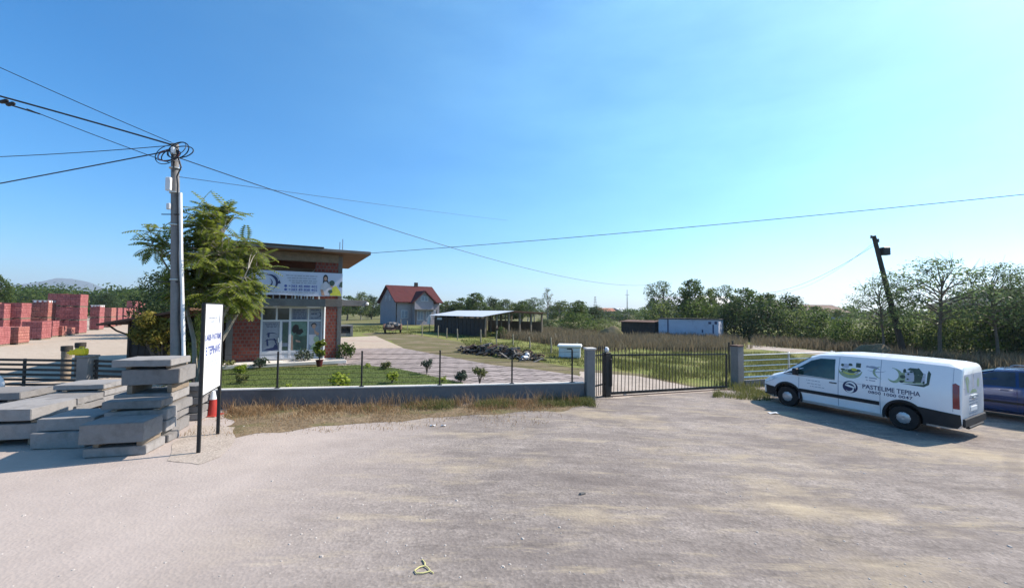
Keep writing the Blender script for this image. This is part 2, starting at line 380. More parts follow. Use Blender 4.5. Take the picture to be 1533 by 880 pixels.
M['browngrass'] = leafy('brown field grass', (0.125, 0.098, 0.06), (0.20, 0.16, 0.10), (0.27, 0.225, 0.14), 0.3, 0.8)
M['hill'] = vary('wooded hill', (0.05, 0.065, 0.055), 0.3, 0.004, 1.0, bump=0, world=True)
M['stone'] = vary('pebbles', (0.40, 0.355, 0.32), 0.3, 3, 0.95, bump=0.2, world=True)
M['straw'] = vary('straw yellow', (0.62, 0.56, 0.24), 0.15, 9, 0.7, bump=0)
M['terracotta'] = vary('terracotta roof', (0.35, 0.14, 0.09), 0.2, 1, 0.8, bump=0.1)
# ------------------------------------------------------------------ world and sun
SUN_AZ, SUN_EL = R(68), R(42)          # azimuth clockwise from the camera's forward axis (+Y)
w = bpy.data.worlds.new('World'); scene.world = w; w.use_nodes = True
nt = w.node_tree; nt.nodes.clear()
sky = nt.nodes.new('ShaderNodeTexSky'); sky.sky_type = 'NISHITA'; sky.sun_disc = False
sky.sun_elevation = SUN_EL; sky.sun_rotation = SUN_AZ
sky.air_density = 1.1; sky.dust_density = 1.0; sky.ozone_density = 10; sky.altitude = 300
bg = nt.nodes.new('ShaderNodeBackground'); bg.inputs['Strength'].default_value = 0.115
wo = nt.nodes.new('ShaderNodeOutputWorld')
hs = nt.nodes.new('ShaderNodeHueSaturation'); hs.inputs['Saturation'].default_value = 1.18; hs.inputs['Value'].default_value = 1.10; hs.inputs['Hue'].default_value = 0.493
nt.links.new(sky.outputs[0], hs.inputs['Color']); 
# the wide bright aureole of a hazy sky around the sun, with a faint uneven veil
tcw = nt.nodes.new('ShaderNodeTexCoord'); dotn = nt.nodes.new('ShaderNodeVectorMath'); dotn.operation = 'DOT_PRODUCT'
dotn.inputs[1].default_value = (math.sin(SUN_AZ) * math.cos(SUN_EL), math.cos(SUN_AZ) * math.cos(SUN_EL), math.sin(SUN_EL)); nt.links.new(tcw.outputs['Generated'], dotn.inputs[0])
mx0 = nt.nodes.new('ShaderNodeMath'); mx0.operation = 'MAXIMUM'; mx0.inputs[1].default_value = 0.0; nt.links.new(dotn.outputs['Value'], mx0.inputs[0])
pw0 = nt.nodes.new('ShaderNodeMath'); pw0.operation = 'POWER'; pw0.inputs[1].default_value = 1.25; nt.links.new(mx0.outputs[0], pw0.inputs[0])
mpv = nt.nodes.new('ShaderNodeMapping'); mpv.inputs['Scale'].default_value = (1.2, 1.2, 4.0); nt.links.new(tcw.outputs['Generated'], mpv.inputs[0])
nzv = nt.nodes.new('ShaderNodeTexNoise'); nzv.inputs['Scale'].default_value = 1.6; nzv.inputs['Detail'].default_value = 6; nzv.inputs['Roughness'].default_value = 0.6; nt.links.new(mpv.outputs[0], nzv.inputs['Vector'])
mrv = nt.nodes.new('ShaderNodeMapRange'); mrv.inputs['From Min'].default_value = 0.3; mrv.inputs['From Max'].default_value = 0.7; mrv.inputs['To Min'].default_value = 0.55; mrv.inputs['To Max'].default_value = 1.5; nt.links.new(nzv.outputs['Fac'], mrv.inputs['Value'])
mul = nt.nodes.new('ShaderNodeMath'); mul.operation = 'MULTIPLY'; nt.links.new(pw0.outputs[0], mul.inputs[0]); nt.links.new(mrv.outputs[0], mul.inputs[1])
vsc = nt.nodes.new('ShaderNodeVectorMath'); vsc.operation = 'SCALE'; vsc.inputs[0].default_value = (0.85, 1.40, 1.05); nt.links.new(mul.outputs[0], vsc.inputs['Scale'])
adw = nt.nodes.new('ShaderNodeVectorMath'); adw.operation = 'ADD'; nt.links.new(hs.outputs[0], adw.inputs[0]); nt.links.new(vsc.outputs[0], adw.inputs[1])
nt.links.new(adw.outputs[0], bg.inputs[0]); nt.links.new(bg.outputs[0], wo.inputs[0])
sl = bpy.data.lights.new('sun', 'SUN'); sl.energy = 5.0; sl.angle = R(0.53); sl.color = (1.0, 0.90, 0.78)
so = bpy.data.objects.new('sun', sl); COL.objects.link(so)
sd = Vector((math.sin(SUN_AZ) * math.cos(SUN_EL), math.cos(SUN_AZ) * math.cos(SUN_EL), math.sin(SUN_EL)))
so.rotation_euler = sd.to_track_quat('Z', 'Y').to_euler(); so.location = sd * 60
scene.view_settings.view_transform = 'Standard'; scene.view_settings.look = 'None'
scene.view_settings.exposure = 0.75; scene.view_settings.gamma = 1.0; scene.view_settings.use_curve_mapping = False
scene.cycles.max_bounces = 8; scene.cycles.transparent_max_bounces = 8; scene.cycles.volume_bounces = 0

# ------------------------------------------------------------------ the ground and its sheets
WL, WR = Vector((-9.0, 10.72, 0)), Vector((2.18, 12.43, 0))        # the low wall
GP, GR, RP = G(908, 594), G(1089, 583), G(1104, 578)               # gate post, gate end, right pillar
FD = Vector((0.95, 0.31, 0)).normalized()                          # right fence
RF = RP + FD * 14
sheet('ground', [(-5600, -300), (5600, -300), (5600, 4350), (-5600, 4350)], 0, M['field'])
LOT = [(-60, -14), (60, -14), (60, 26), (RF.x, RF.y), (RP.x, RP.y + .1), (GR.x, GR.y + .2), (GP.x, GP.y + .1), (WR.x, WR.y + .15), (WL.x, WL.y + .1), (-60, 11.2)]
sheet('gravel_lot', LOT, 0.004, M['gravel'])
sheet('concrete_yard', [(-60, 11.2), (-9.2, 10.9), (-12.5, 17.5), (-24, 30), (-70, 82), (-150, 160), (-190, 150)], 0.005, M['yard'])
pts = [G(*p) for p in ((880, 601), (1120, 585), (1250, 500), (1100, 489), (760, 489), (560, 487), (520, 490), (509, 500), (512, 522), (600, 545))]
sheet('rough_grass_ground', wob([(p.x, p.y) for p in pts], 0.3, 1.5, 3), 0.003, M['rough_grass'])
pts = [G(*p) for p in ((560, 497), (612, 499), (690, 512), (740, 535), (868, 551), (960, 560), (1040, 578), (1086, 584), (905, 596), (870, 566), (700, 545), (640, 530), (600, 519), (585, 510), (540, 500))]
sheet('dirt_track', wob([(p.x, p.y) for p in pts], 0.22, 0.6, 5), 0.007, M['track'])
pts = [G(*p) for p in ((509, 522), (602, 521), (645, 529), (735, 546), (864, 562), (874, 566))]
wb = WR - WL; nb = Vector((-wb.y, wb.x, 0)).normalized()
pv = [(p.x, p.y) for p in pts] + [((WR + nb * .18).x, (WR + nb * .18).y), ((WL + wb * .5 + nb * .18).x, (WL + wb * .5 + nb * .18).y)] + [(G(505, 550).x, G(505, 550).y)]
dr = [G(*p) for p in ((868, 556), (955, 563), (1035, 579), (1086, 585), (905, 597), (876, 600), (872, 572))]
sheet('gravel_drive', wob([(p.x, p.y) for p in dr], 0.12, 0.3, 31), 0.0095, M['dust'])
sheet('paved_driveway', pv, 0.010, M['paver'])
pts = [G(*p) for p in ((510, 505), (562, 503), (588, 514), (604, 521), (509, 522))]
sheet('concrete_apron', [(p.x, p.y) for p in pts], 0.013, M['yard'])
pts = [G(*p) for p in ((318, 556), (345, 553), (380, 551.5), (480, 549), (535, 546.5), (590, 551), (655, 565), (715, 579))]
lw = [(p.x, p.y) for p in pts] + [((WL + wb * .725 + nb * .16).x, (WL + wb * .725 + nb * .16).y), ((WL + nb * .16).x, (WL + nb * .16).y), (-11.5, 13.2)]
sheet('lawn', lw, 0.014, M['lawn']); LAWN = lw
pts = [G(*p) for p in ((335, 613), (470, 611), (640, 608), (780, 604), (880, 600), (893, 610), (800, 616), (700, 622), (600, 630), (480, 640), (385, 652), (340, 658))]
sheet('weedy_verge', wob(wob([(p.x, p.y) for p in pts], 0.25, 0.3, 9), 0.10, 0.08, 19), 0.008, M['soil'])
pts = [G(*p) for p in ((250, 690), (300, 696), (330, 684), (352, 655), (352, 640), (290, 636), (262, 664))]
sheet('concrete_pad', wob([(p.x, p.y) for p in pts], 0.06, 0.2, 11), 0.010, M['dust'])
pts = [G(*p) for p in ((1118, 522), (1262, 534), (1262, 528), (1180, 521), (1120, 516))]
sheet('far_dirt_road', wob([(p.x, p.y) for p in pts], 0.3, 1.0, 13), 0.012, M['dust'])

# hills on the left skyline
hv = MB(); NX, NY = 90, 9
for j in range(NY):
    for i in range(NX):
        x = -5200 + i * 45.0; y = 3300 + j * 110.0
        px = CX + x / 3500 * FPX
        h = 95 * math.exp(-((px - 66) / 46.0) ** 2) + 205 * math.exp(-((px - 10) / 118.0) ** 2) + 40 * math.exp(-((px - 170) / 60.0) ** 2)
        h *= math.sin(math.pi * min(1, max(0, j / (NY - 1)))) ** 0.7
        h *= 1 + 0.24 * noise.noise(Vector((x / 420, y / 300, 2))) + 0.13 * noise.noise(Vector((x / 130, y / 120, 5)))
        hv.v.append((x, y, h - 6))
hv.f = [(j * NX + i, j * NX + i + 1, (j + 1) * NX + i + 1, (j + 1) * NX + i) for j in range(NY - 1) for i in range(NX - 1)]; hv.m = [0] * len(hv.f)
tag(hv.build('hills', M['hill'], smooth=True), None, None, None, 'structure')

# ------------------------------------------------------------------ grass as stuff
def in_poly(x, y, poly):
    c = False; n = len(poly)
    for i in range(n):
        x1, y1 = poly[i][0], poly[i][1]; x2, y2 = poly[i - 1][0], poly[i - 1][1]
        if (y1 > y) != (y2 > y) and x < (x2 - x1) * (y - y1) / (y2 - y1) + x1: c = not c
    return c
def blades(name, mat, poly, n, h, wd, lean=0.5, dens=None, seed=1, clump=0.0, label=None, zoff=0.0):
    rng = random.Random(seed); xs = [p[0] for p in poly]; ys = [p[1] for p in poly]
    v = []; f = []; k = 0; tries = 0
    while k < n and tries < n * 12:
        tries += 1
        x = rng.uniform(min(xs), max(xs)); y = rng.uniform(min(ys), max(ys))
        if not in_poly(x, y, poly): continue
        if clump and noise.noise(Vector((x * clump, y * clump, seed))) < rng.uniform(-0.35, 0.25): continue
        if dens and rng.random() > dens(x, y): continue
        hh = h * rng.uniform(0.45, 1.15) * (1 + 0.5 * noise.noise(Vector((x * 0.8, y * 0.8, seed + 4)))); a = rng.uniform(0, 6.283); la = rng.uniform(0, 6.283); ln = lean * hh * rng.random()
        dx, dy = math.cos(a) * wd / 2, math.sin(a) * wd / 2; lx, ly = math.cos(la) * ln, math.sin(la) * ln
        z = g(x) + zoff; b = len(v)
        v += [(x - dx, y - dy, z), (x + dx, y + dy, z), (x + lx * .35 + dx * .7, y + ly * .35 + dy * .7, z + hh * .6), (x + lx * .35 - dx * .7, y + ly * .35 - dy * .7, z + hh * .6), (x + lx, y + ly, z + hh)]
        f += [(b, b + 1, b + 2, b + 3), (b + 3, b + 2, b + 4)]; k += 1
    mb = MB(); mb.v = v; mb.f = f; mb.m = [0] * len(f)
    o = mb.build(name, mat, fix=False)
    return tag(o, label, None, None, 'stuff')
def quad_px(*px): return [(G(*p).x, G(*p).y) for p in px]
def strip_front(s0, s1, d0, d1):     # a strip in front of the low wall
    a = WL + wb * s0; b = WL + wb * s1
    return [tuple((a - nb * (d0 + .1))[:2]), tuple((b - nb * (d0 + .1))[:2]), tuple((b - nb * (d1 + .1))[:2]), tuple((a - nb * (d1 + .1))[:2])]
wdist = lambda x, y: ((WL + wb * ((x - WL.x) / wb.x)).y - y)
blades('dry_weeds', M['drygrass'], strip_front(0.16, 0.9, 0.04, 1.9), 9000, 0.13, 0.011, 1.5, lambda x, y: max(0.04, 1.0 - 0.62 * wdist(x, y)) ** 1.5, 3, 0.9, 'dry straw coloured weeds along the foot of the low wall')
blades('dry_weeds', M['drygrass'], strip_front(0.15, 0.97, 0.03, 0.55), 1300, 0.36, 0.010, 0.9, None, 23, 1.6, 'taller dry stalks against the low wall')
blades('dry_weeds', M['drygrass'], strip_front(0.14, 0.85, 0.6, 2.5), 1500, 0.08, 0.010, 1.5, None, 13, 0.9, 'short dry weeds on the bare verge before the wall')
blades('green_weeds', M['greengrass'], strip_front(0.45, 1.01, 0.05, 0.8), 6000, 0.18, 0.012, 1.5, lambda x, y: (0.12 + 0.88 * min(1, max(0, (x + 3.2) / 4.0))) * max(.1, 1 - wdist(x, y)), 5, 1.2, 'green weeds at the right end of the low wall')
blades('green_weeds', M['greengrass'], quad_px((1066, 595), (1150, 601), (1190, 588), (1112, 582), (1078, 583)), 2600, 0.17, 0.014, 0.9, None, 6, 1.1, 'weeds around the right gate pillar and van nose')
blades('lawn_grass', M['lawngrass'], LAWN, 26000, 0.055, 0.012, 0.7, None, 7, 0, 'short mown grass of the lawn', 0.014)
blades('meadow_grass', M['greengrass'], quad_px((1000, 572), (1110, 586), (1240, 560), (1180, 531), (1050, 528), (900, 533), (925, 553)), 15000, 0.30, 0.02, 0.6, None, 8, 0.5, 'rough green grass growing behind the sliding gate')
blades('meadow_grass', M['greengrass'], quad_px((742, 536), (868, 549), (930, 552), (900, 528), (800, 514), (690, 511), (700, 520)), 6000, 0.16, 0.03, 0.6, None, 18, 0.5, 'patchy grass around the heap of scrap')
blades('meadow_grass', M['greengrass'], quad_px((535, 497), (660, 503), (690, 512), (740, 512), (700, 498), (560, 488), (515, 490), (512, 499)), 7000, 0.15, 0.05, 0.6, None, 19, 0.25, 'grass verge along the wooden stakes')
blades('brown_field_grass', M['browngrass'], quad_px((745, 507), (800, 513), (900, 527), (1092, 527), (1130, 521), (1100, 506), (1000, 501), (860, 495), (775, 496)), 26000, 0.75, 0.05, 0.5, None, 9, 0.12, 'tall brown dead grass covering the field behind the gate')
blades('brown_field_grass', M['browngrass'], quad_px((1130, 521), (1260, 527), (1400, 560), (1533, 580), (1600, 570), (1533, 535), (1290, 512), (1120, 506)), 16000, 0.8, 0.05, 0.6, None, 10, 0.15, 'low brown scrub grass behind the van')

# pebbles
rng = random.Random(4); pb = MB()
for i in range(1300):
    y = 2.2 + 10 * rng.random() ** 1.6; x = rng.uniform(-1.15, 1.3) * (y + 1)
    if y > 10.4 + 0.15 * x and x < 2.5: continue
    s = rng.uniform(0.006, 0.018) * (1.6 if rng.random() < 0.06 else 1); a = rng.uniform(0, 6.28); z = g(x) + 0.004
    b = len(pb.v)
    ring = [(math.cos(a + k * 1.2566) * s * rng.uniform(.7, 1.2), math.sin(a + k * 1.2566) * s * rng.uniform(.7, 1.2)) for k in range(5)]
    pb.v += [(x + u, y + q, z) for u, q in ring] + [(x + u * .6, y + q * .6, z + s * .4) for u, q in ring]
    pb.f += [(b + k, b + (k + 1) % 5, b + 5 + (k + 1) % 5, b + 5 + k) for k in range(5)] + [tuple(b + 5 + k for k in range(5))]; pb.m += [0] * 6
tag(pb.build('gravel_stones', M['stone'], fix=False), 'loose small stones scattered over the gravel lot', None, None, 'stuff')

# ------------------------------------------------------------------ the air
hz = NT('haze'); pvn = hz.n('ShaderNodeVolumePrincipled'); pvn.inputs['Color'].default_value = (0.80, 0.88, 1.0, 1); pvn.inputs['Density'].default_value = 0.00019; pvn.inputs['Anisotropy'].default_value = 0.25
hz.l(pvn.outputs[0], hz.out.inputs['Volume'])
m = MB(); m.bb((-5700, -320, -1.5), (5700, 4400, 262)); tag(m.build('haze', hz.m), 'thin blue air over the whole plain', None, None, 'stuff')

# ------------------------------------------------------------------ trees
def leaf_cloud(mb, lobes, n, leaf, rng, flat=0.0):
    tot = sum(l[1] ** 2 for l in lobes)
    for (c, r, sq) in lobes:
        for _ in range(int(n * r * r / tot)):
            d = Vector((rng.gauss(0, 1), rng.gauss(0, 1), rng.gauss(0, 1))).normalized()
            rr = r * rng.random() ** 0.45 * (1.25 if rng.random() < 0.12 else 1.0)
            p = c + Vector((d.x * rr, d.y * rr, d.z * rr * sq))
            s = leaf * rng.uniform(0.6, 1.3)
            nrm = (d + Vector((rng.gauss(0, .7), rng.gauss(0, .7), rng.gauss(0, .7) + flat))).normalized()
            a = nrm.cross(Vector((rng.gauss(0, 1), rng.gauss(0, 1), rng.gauss(0, 1)))).normalized(); q = nrm.cross(a)
            b = len(mb.v)
            mb.v += [tuple(p - a * s * .5), tuple(p + q * s * .28), tuple(p + a * s * .5), tuple(p - q * s * .28)]
            mb.f.append((b, b + 1, b + 2, b + 3)); mb.m.append(0)
def make_tree(name, seed, H, Rw, base, nl, n, leaf, leafmat, barkmat, sq=0.8, lobe=0.36, layered=False, twigs=0, trunk_r=None):
    rng = random.Random(seed); root = empty(name, (0, 0, 0))
    tr = MB(); cr = MB(); lobes = []
    tr_r = trunk_r or H * 0.02
    zt = H * 0.75; top = Vector((rng.gauss(0, .06) * H, rng.gauss(0, .06) * H, zt))
    tp = [Vector((0, 0, -0.15)), Vector((top.x * .1, top.y * .3, zt * .3)), Vector((top.x * .6, top.y * .5, zt * .65)), top]
    tr.tube(tp, [tr_r * 1.25, tr_r, tr_r * .65, tr_r * .3], 7)
    for i in range(nl):
        u = (i + rng.random()) / nl; ang = i * 2.4 + rng.uniform(-.5, .5)
        z = H * (base + (0.93 - base) * u)
        prof = math.sin(math.pi * min(0.96, 0.18 + 0.8 * u)) ** 0.8
        rad = Rw * prof * rng.uniform(0.35, 0.85)
        c = Vector((math.cos(ang) * rad, math.sin(ang) * rad, z))
        lr = Rw * lobe * rng.uniform(0.65, 1.25) * (0.75 + 0.3 * prof)
        lobes.append((c, lr, sq * rng.uniform(0.75, 1.1)))
        k = min(0.95, max(0.1, (z - 0.25 * H) / zt)); st = tp[1].lerp(top, k)
        st.z = min(st.z, z - 0.02 * H)
        mid = st.lerp(c, 0.55) + Vector((rng.gauss(0, .03) * H, rng.gauss(0, .03) * H, 0.02 * H))
        tr.tube([st, mid, c], [tr_r * .42, tr_r * .25, tr_r * .08], 5)
        for _ in range(twigs):
            e = c + Vector((rng.gauss(0, 1), rng.gauss(0, 1), rng.gauss(0.5, .8))).normalized() * lr * rng.uniform(.8, 1.5)
            tr.tube([mid.lerp(c, rng.random()), e], [tr_r * .12, tr_r * .05], 4, cap=False)
    leaf_cloud(cr, lobes, n, leaf, rng, 1.5 if layered else 0.3)
    tr.build('trunk', barkmat, root, smooth=True, fix=False)
    cr.build('crown', leafmat, root, fix=False)
    root['_h'] = H; root['_r'] = Rw * 0.98
    return root
PROTO = {
 'leafy':   lambda: make_tree('broadleaf_tree', 11, 10, 3.6, 0.25, 20, 3600, 0.42, M['leaf'], M['bark']),
 'dark':    lambda: make_tree('broadleaf_tree', 12, 10, 4.2, 0.12, 22, 4200, 0.42, M['leafdark'], M['bark'], 0.85, 0.42),
 'pale':    lambda: make_tree('broadleaf_tree', 13, 10, 3.8, 0.2, 18, 3000, 0.40, M['leafpale'], M['palebark']),
 'sparse':  lambda: make_tree('sparse_tree', 14, 10, 4.0, 0.35, 22, 1700, 0.34, M['leaf'], M['palebark'], 0.7, 0.3, False, 5),
 'twiggy':  lambda: make_tree('sparse_tree', 15, 10, 2.6, 0.35, 18, 420, 0.30, M['leafpale'], M['palebark'], 0.8, 0.3, False, 9),
 'layered': lambda: make_tree('acacia_tree', 16, 10, 5.2, 0.38, 32, 3600, 0.27, M['acacia'], M['bark'], 0.40, 0.30, True, 4, 0.15),
 'bush':    lambda: make_tree('bush', 17, 4, 3.6, 0.05, 16, 2600, 0.32, M['leaf'], M['bark'], 0.8, 0.42, trunk_r=0.06),
 'palebush':lambda: make_tree('bush', 18, 4, 3.6, 0.03, 16, 2400, 0.30, M['leafpale'], M['bark'], 0.8, 0.42, trunk_r=0.06),
 'darkbush':lambda: make_tree('bush', 19, 4, 3.6, 0.03, 16, 2600, 0.32, M['leafdark'], M['bark'], 0.8, 0.42, trunk_r=0.06),
}
_made = {}
def plant(kind, px, top_y, wpx, Y, label, cat, group=None, rz=None, dy=0):
    if kind not in _made: o = _made[kind] = PROTO[kind]()
    else: o = copy_tree(_made[kind])
    d = ray(px, 470); x = d.x / d.y * Y
    top = D(px, top_y, Y).z; gz = g(x)
    sz = max(0.05, (top - gz) / _made[kind]['_h']) * 1.02; sxy = wpx / 2 / FPX * Y / _made[kind]['_r'] * 1.05
    o.location = (x, Y, gz); o.scale = (sxy, sxy, sz); o.rotation_euler = (0, 0, rz if rz is not None else (px * 1.7) % 6.28)
    return tag(o, label, cat, group)
def row(items, what, where, cat, group, names=None):
    items = sorted(items, key=lambda t: t[1])
    n = len(items)
    for i, it in enumerate(items):
        nm = ORD[i] if i < 20 else str(i)
        ad = {'leafy': 'mid green leafy', 'dark': 'dark green dense', 'pale': 'pale green', 'sparse': 'thin open crowned', 'twiggy': 'almost bare twiggy', 'layered': 'tall feathery', 'bush': 'mid green', 'palebush': 'pale green', 'darkbush': 'dark green'}[it[0]]
        plant(*it, '%s %s %s, %s from the left' % (ad, what, where, nm), cat, group)
row([('dark', 190, 432, 60, 125), ('dark', 243, 404, 76, 42), ('dark', 262, 412, 76, 38), ('leafy', -8, 408, 36, 60), ('dark', 158, 438, 40, 95)], 'tree', 'behind the brick yard', 'tree', 'trees behind the brick yard')
row([('leafy', 520, 441, 40, 105), ('pale', 541, 436, 32, 112), ('dark', 556, 442, 34, 118), ('leafy', 575, 447, 28, 125)], 'tree', 'between the shop and the far house', 'tree', 'trees between shop and house')
row([('pale', 667, 450, 36, 92), ('leafy', 690, 444, 44, 92), ('leafy', 713, 436, 46, 86), ('dark', 737, 445, 40, 90), ('pale', 758, 447, 44, 84), ('leafy', 781, 449, 44, 82), ('sparse', 800, 443, 36, 78), ('twiggy', 820, 428, 26, 70), ('pale', 840, 449, 50, 72), ('leafy', 866, 448, 44, 72), ('sparse', 790, 446, 30, 100), ('dark', 890, 458, 44, 88)], 'tree', 'in the row behind the open shed', 'tree', 'trees behind the open shed')
row([('sparse', 990, 417, 60, 60), ('leafy', 1038, 414, 52, 58), ('pale', 1062, 430, 44, 62), ('sparse', 1086, 423, 50, 55), ('leafy', 1114, 428, 62, 52), ('leafy', 1150, 436, 62, 50), ('dark', 1183, 441, 56, 52), ('leafy', 1222, 456, 50, 62), ('pale', 1256, 462, 50, 66)], 'tree', 'behind the pale container', 'tree', 'trees behind the container')
row([('palebush', 990, 456, 70, 56), ('bush', 1040, 452, 70, 55), ('darkbush', 1098, 450, 70, 49), ('darkbush', 1140, 455, 90, 46), ('palebush', 1190, 463, 80, 45), ('bush', 1228, 468, 70, 44), ('darkbush', 1000, 451, 90, 70), ('bush', 1062, 451, 80, 72), ('darkbush', 905, 464, 70, 150), ('bush', 940, 463, 60, 140), ('palebush', 905, 478, 60, 62), ('bush', 860, 470, 60, 60), ('darkbush', 815, 478, 50, 66)], 'bush', 'at the far edge of the field', 'bush', 'bushes at the field edge')
row([('layered', 1322, 408, 100, 29), ('layered', 1405, 380, 150, 27), ('layered', 1492, 390, 115, 26), ('layered', 1580, 370, 130, 25)], 'tree', 'behind the parked van', 'tree', 'feathery trees behind the van')
row([('bush', 1265, 478, 60, 36), ('palebush', 1310, 474, 80, 34), ('bush', 1350, 470, 90, 33), ('palebush', 1395, 468, 90, 31), ('palebush', 1440, 466, 90, 29), ('bush', 1485, 462, 100, 28), ('darkbush', 1535, 440, 90, 27), ('bush', 1590, 430, 110, 26)], 'bush', 'in the hedge behind the van', 'bush', 'hedge bushes behind the van')
row([('darkbush', 288, 440, 40, 19.5), ('bush', 300, 475, 44, 17), ('darkbush', 262, 470, 50, 18.5), ('bush', 322, 505, 26, 15.5)], 'bush', 'between the pole and the shop', 'bush', 'bushes between pole and shop')
row([('palebush', 690, 492, 30, 52), ('bush', 712, 494, 40, 45), ('palebush', 668, 488, 30, 56), ('palebush', 640, 488, 34, 60), ('bush', 750, 490, 22, 40), ('darkbush', 700, 488, 30, 47.5), ('palebush', 728, 496, 26, 42), ('bush', 676, 487, 30, 52)], 'shrub', 'against the dark wall of the open shed', 'shrub', 'shrubs beside the shed')
# the far wood that reads as one mass
rng = random.Random(21); fw = MB()
for i in range(230):
    px = rng.uniform(-60, 1600); Y = rng.uniform(150, 330)
    if 885 < px < 965: Y += 150
    x = (px - CX) / FPX * Y; h = rng.uniform(5, 8.5) * 0.85
    c = Vector((x, Y, g(x) + h * .5)); lb = [(c + Vector((rng.gauss(0, h * .5), rng.gauss(0, h * .3), rng.uniform(-.3, .25) * h)), h * rng.uniform(.3, .5), 0.8) for _ in range(4)]
    leaf_cloud(fw, lb, 190, 1.3, rng)
for i in range(64):
    px = -80 + i * 4.9 + rng.uniform(-3, 3); Y = rng.uniform(112, 150); x = (px - CX) / FPX * Y; h = rng.uniform(9.3, 11.8)
    c = Vector((x, Y, h * .45)); lb = [(c + Vector((rng.gauss(0, h * .35), rng.gauss(0, h * .2), rng.uniform(-.32, .2) * h)), h * rng.uniform(.28, .40), 0.8) for _ in range(5)]
    leaf_cloud(fw, lb, 620, .85, rng)
tag(fw.build('distant_wood', M['leaf'], fix=False), 'low green wood along the horizon', None, None, 'stuff')

# the sumac beside the utility pole: compound leaves
def sumac(loc):
    rng = random.Random(33)
    root = empty('sumac_tree', loc, 0, 'sunlit yellow green tree with long feathery leaves beside the utility pole', 'tree')
    tr = MB(); lf = MB(); tips = []
    stems = [[Vector((0, 0, -.2)), Vector((.1, .05, 1.2)), Vector((.35, .1, 2.4)), Vector((.6, .1, 3.8)), Vector((.7, 0, 5.2))],
             [Vector((.05, 0, -.2)), Vector((.5, -.1, 1.3)), Vector((1.0, -.3, 2.3)), Vector((1.6, -.4, 3.3)), Vector((1.9, -.4, 4.0))],
             [Vector((-.05, 0, -.2)), Vector((-.25, .1, 1.5)), Vector((-.6, .1, 2.8)), Vector((-1.1, 0, 3.9)), Vector((-1.7, -.1, 4.9))],
             [Vector((.1, .1, -.2)), Vector((.4, .5, 1.4)), Vector((.8, .9, 2.6)), Vector((1.1, 1.1, 3.6)), Vector((1.2, 1.2, 4.4))]]
    for st_ in stems: tr.tube(st_, [.085, .07, .055, .035, .015], 7)
    nodes = [q for st_ in stems for q in st_[2:]] + [st_[i].lerp(st_[i + 1], .5) for st_ in stems for i in (1, 2, 3)]
    zones = [((.45, .1, 4.0), (1.5, 1.3, 1.65), 115), ((.25, .1, 5.6), (.8, .7, .75), 22), ((1.35, -.2, 3.3), (.7, .8, .8), 30), ((-1.15, 0, 4.85), (.85, .6, .8), 15), ((-.5, .2, 3.7), (.6, .6, .9), 8)]
    for (c, rr, n_) in zones:
        for _ in range(n_):
            d = Vector((rng.gauss(0, 1), rng.gauss(0, 1), rng.gauss(0, 1))).normalized() * rng.random() ** .4
            p = Vector((c[0] + d.x * rr[0], c[1] + d.y * rr[1], c[2] + d.z * rr[2]))
            nd = min(nodes, key=lambda q: (q - p).length + (2 if q.z > p.z + .2 else 0))
            tr.tube([nd, nd.lerp(p, .5) + Vector((0, 0, .08)), p], [.022, .015, .008], 4, cap=False)
            tips.append((p, (p - nd).normalized(), 6 if c[0] > -.2 else 5, c[0] > -.2))
    for (p, d, nf, full) in tips:
        for _ in range(nf):
            q = (d * .7 + Vector((rng.gauss(0, 1), rng.gauss(0, 1), rng.gauss(.1, .5))).normalized()).normalized(); L = rng.uniform(0.5, 0.85)
            c = p.copy(); pts = [c.copy()]; nseg = 9
            for k in range(nseg):
                q = (q + Vector((0, 0, -0.09))).normalized(); c = c + q * L / nseg; pts.append(c.copy())
                side = q.cross(Vector((0, 0, 1))).normalized(); ln = 0.19 * math.sin(math.pi * (k + 1.2) / (nseg + 1.6)) + .03
                for sgn in (-1, 1):
                    dr = (side * sgn + q * .45 + Vector((0, 0, -.3))).normalized(); e = c + dr * ln; wv = q * 0.036
                    b = len(lf.v); m_ = c.lerp(e, .45)
                    lf.v += [tuple(c), tuple(m_ + wv), tuple(e), tuple(m_ - wv)]; lf.f.append((b, b + 1, b + 2, b + 3)); lf.m.append(0)
            tr.tube([pts[0], pts[5], pts[-1]], [.007, .005, .003], 3, cap=False)
    tr.build('trunk', M['palebark'], root, smooth=True, fix=False); lf.build('crown', M['sumac'], root, fix=False)
    root.scale = (1.0, 1.0, 1.0)
    return root
SUM = sumac(BX(300, 14.6))
# ------------------------------------------------------------------ flat prints: shapes on a vertical plane
def flat(mb, poly, mi=0):               # polygon in (u, v)
    b = len(mb.v); mb.v += [(p[0], p[1], 0) for p in poly]; mb.f.append(tuple(range(b, b + len(poly)))); mb.m.append(mi)
def fell(mb, cx, cy, rx, ry, n=20, a0=0, mi=0): flat(mb, [(cx + rx * math.cos(a0 + 6.2832 * k / n), cy + ry * math.sin(a0 + 6.2832 * k / n)) for k in range(n)], mi)
def farc(mb, cx, cy, r, a0, a1, w0, w1, n=14, sy=1.0, mi=0):   # tapered crescent
    for k in range(n):
        q = []
        for kk, rs in ((k, -1), (k + 1, -1), (k + 1, 1), (k, 1)):
            t = kk / n; a = R(a0 + (a1 - a0) * t); ww = (w0 + (w1 - w0) * t) * math.sin(math.pi * min(.97, max(.06, t)))
            rr = r + rs * ww / 2; q.append((cx + rr * math.cos(a), cy + rr * math.sin(a) * sy))
        flat(mb, q, mi)
def frect(mb, x0, y0, x1, y1, mi=0): flat(mb, [(x0, y0), (x1, y0), (x1, y1), (x0, y1)], mi)
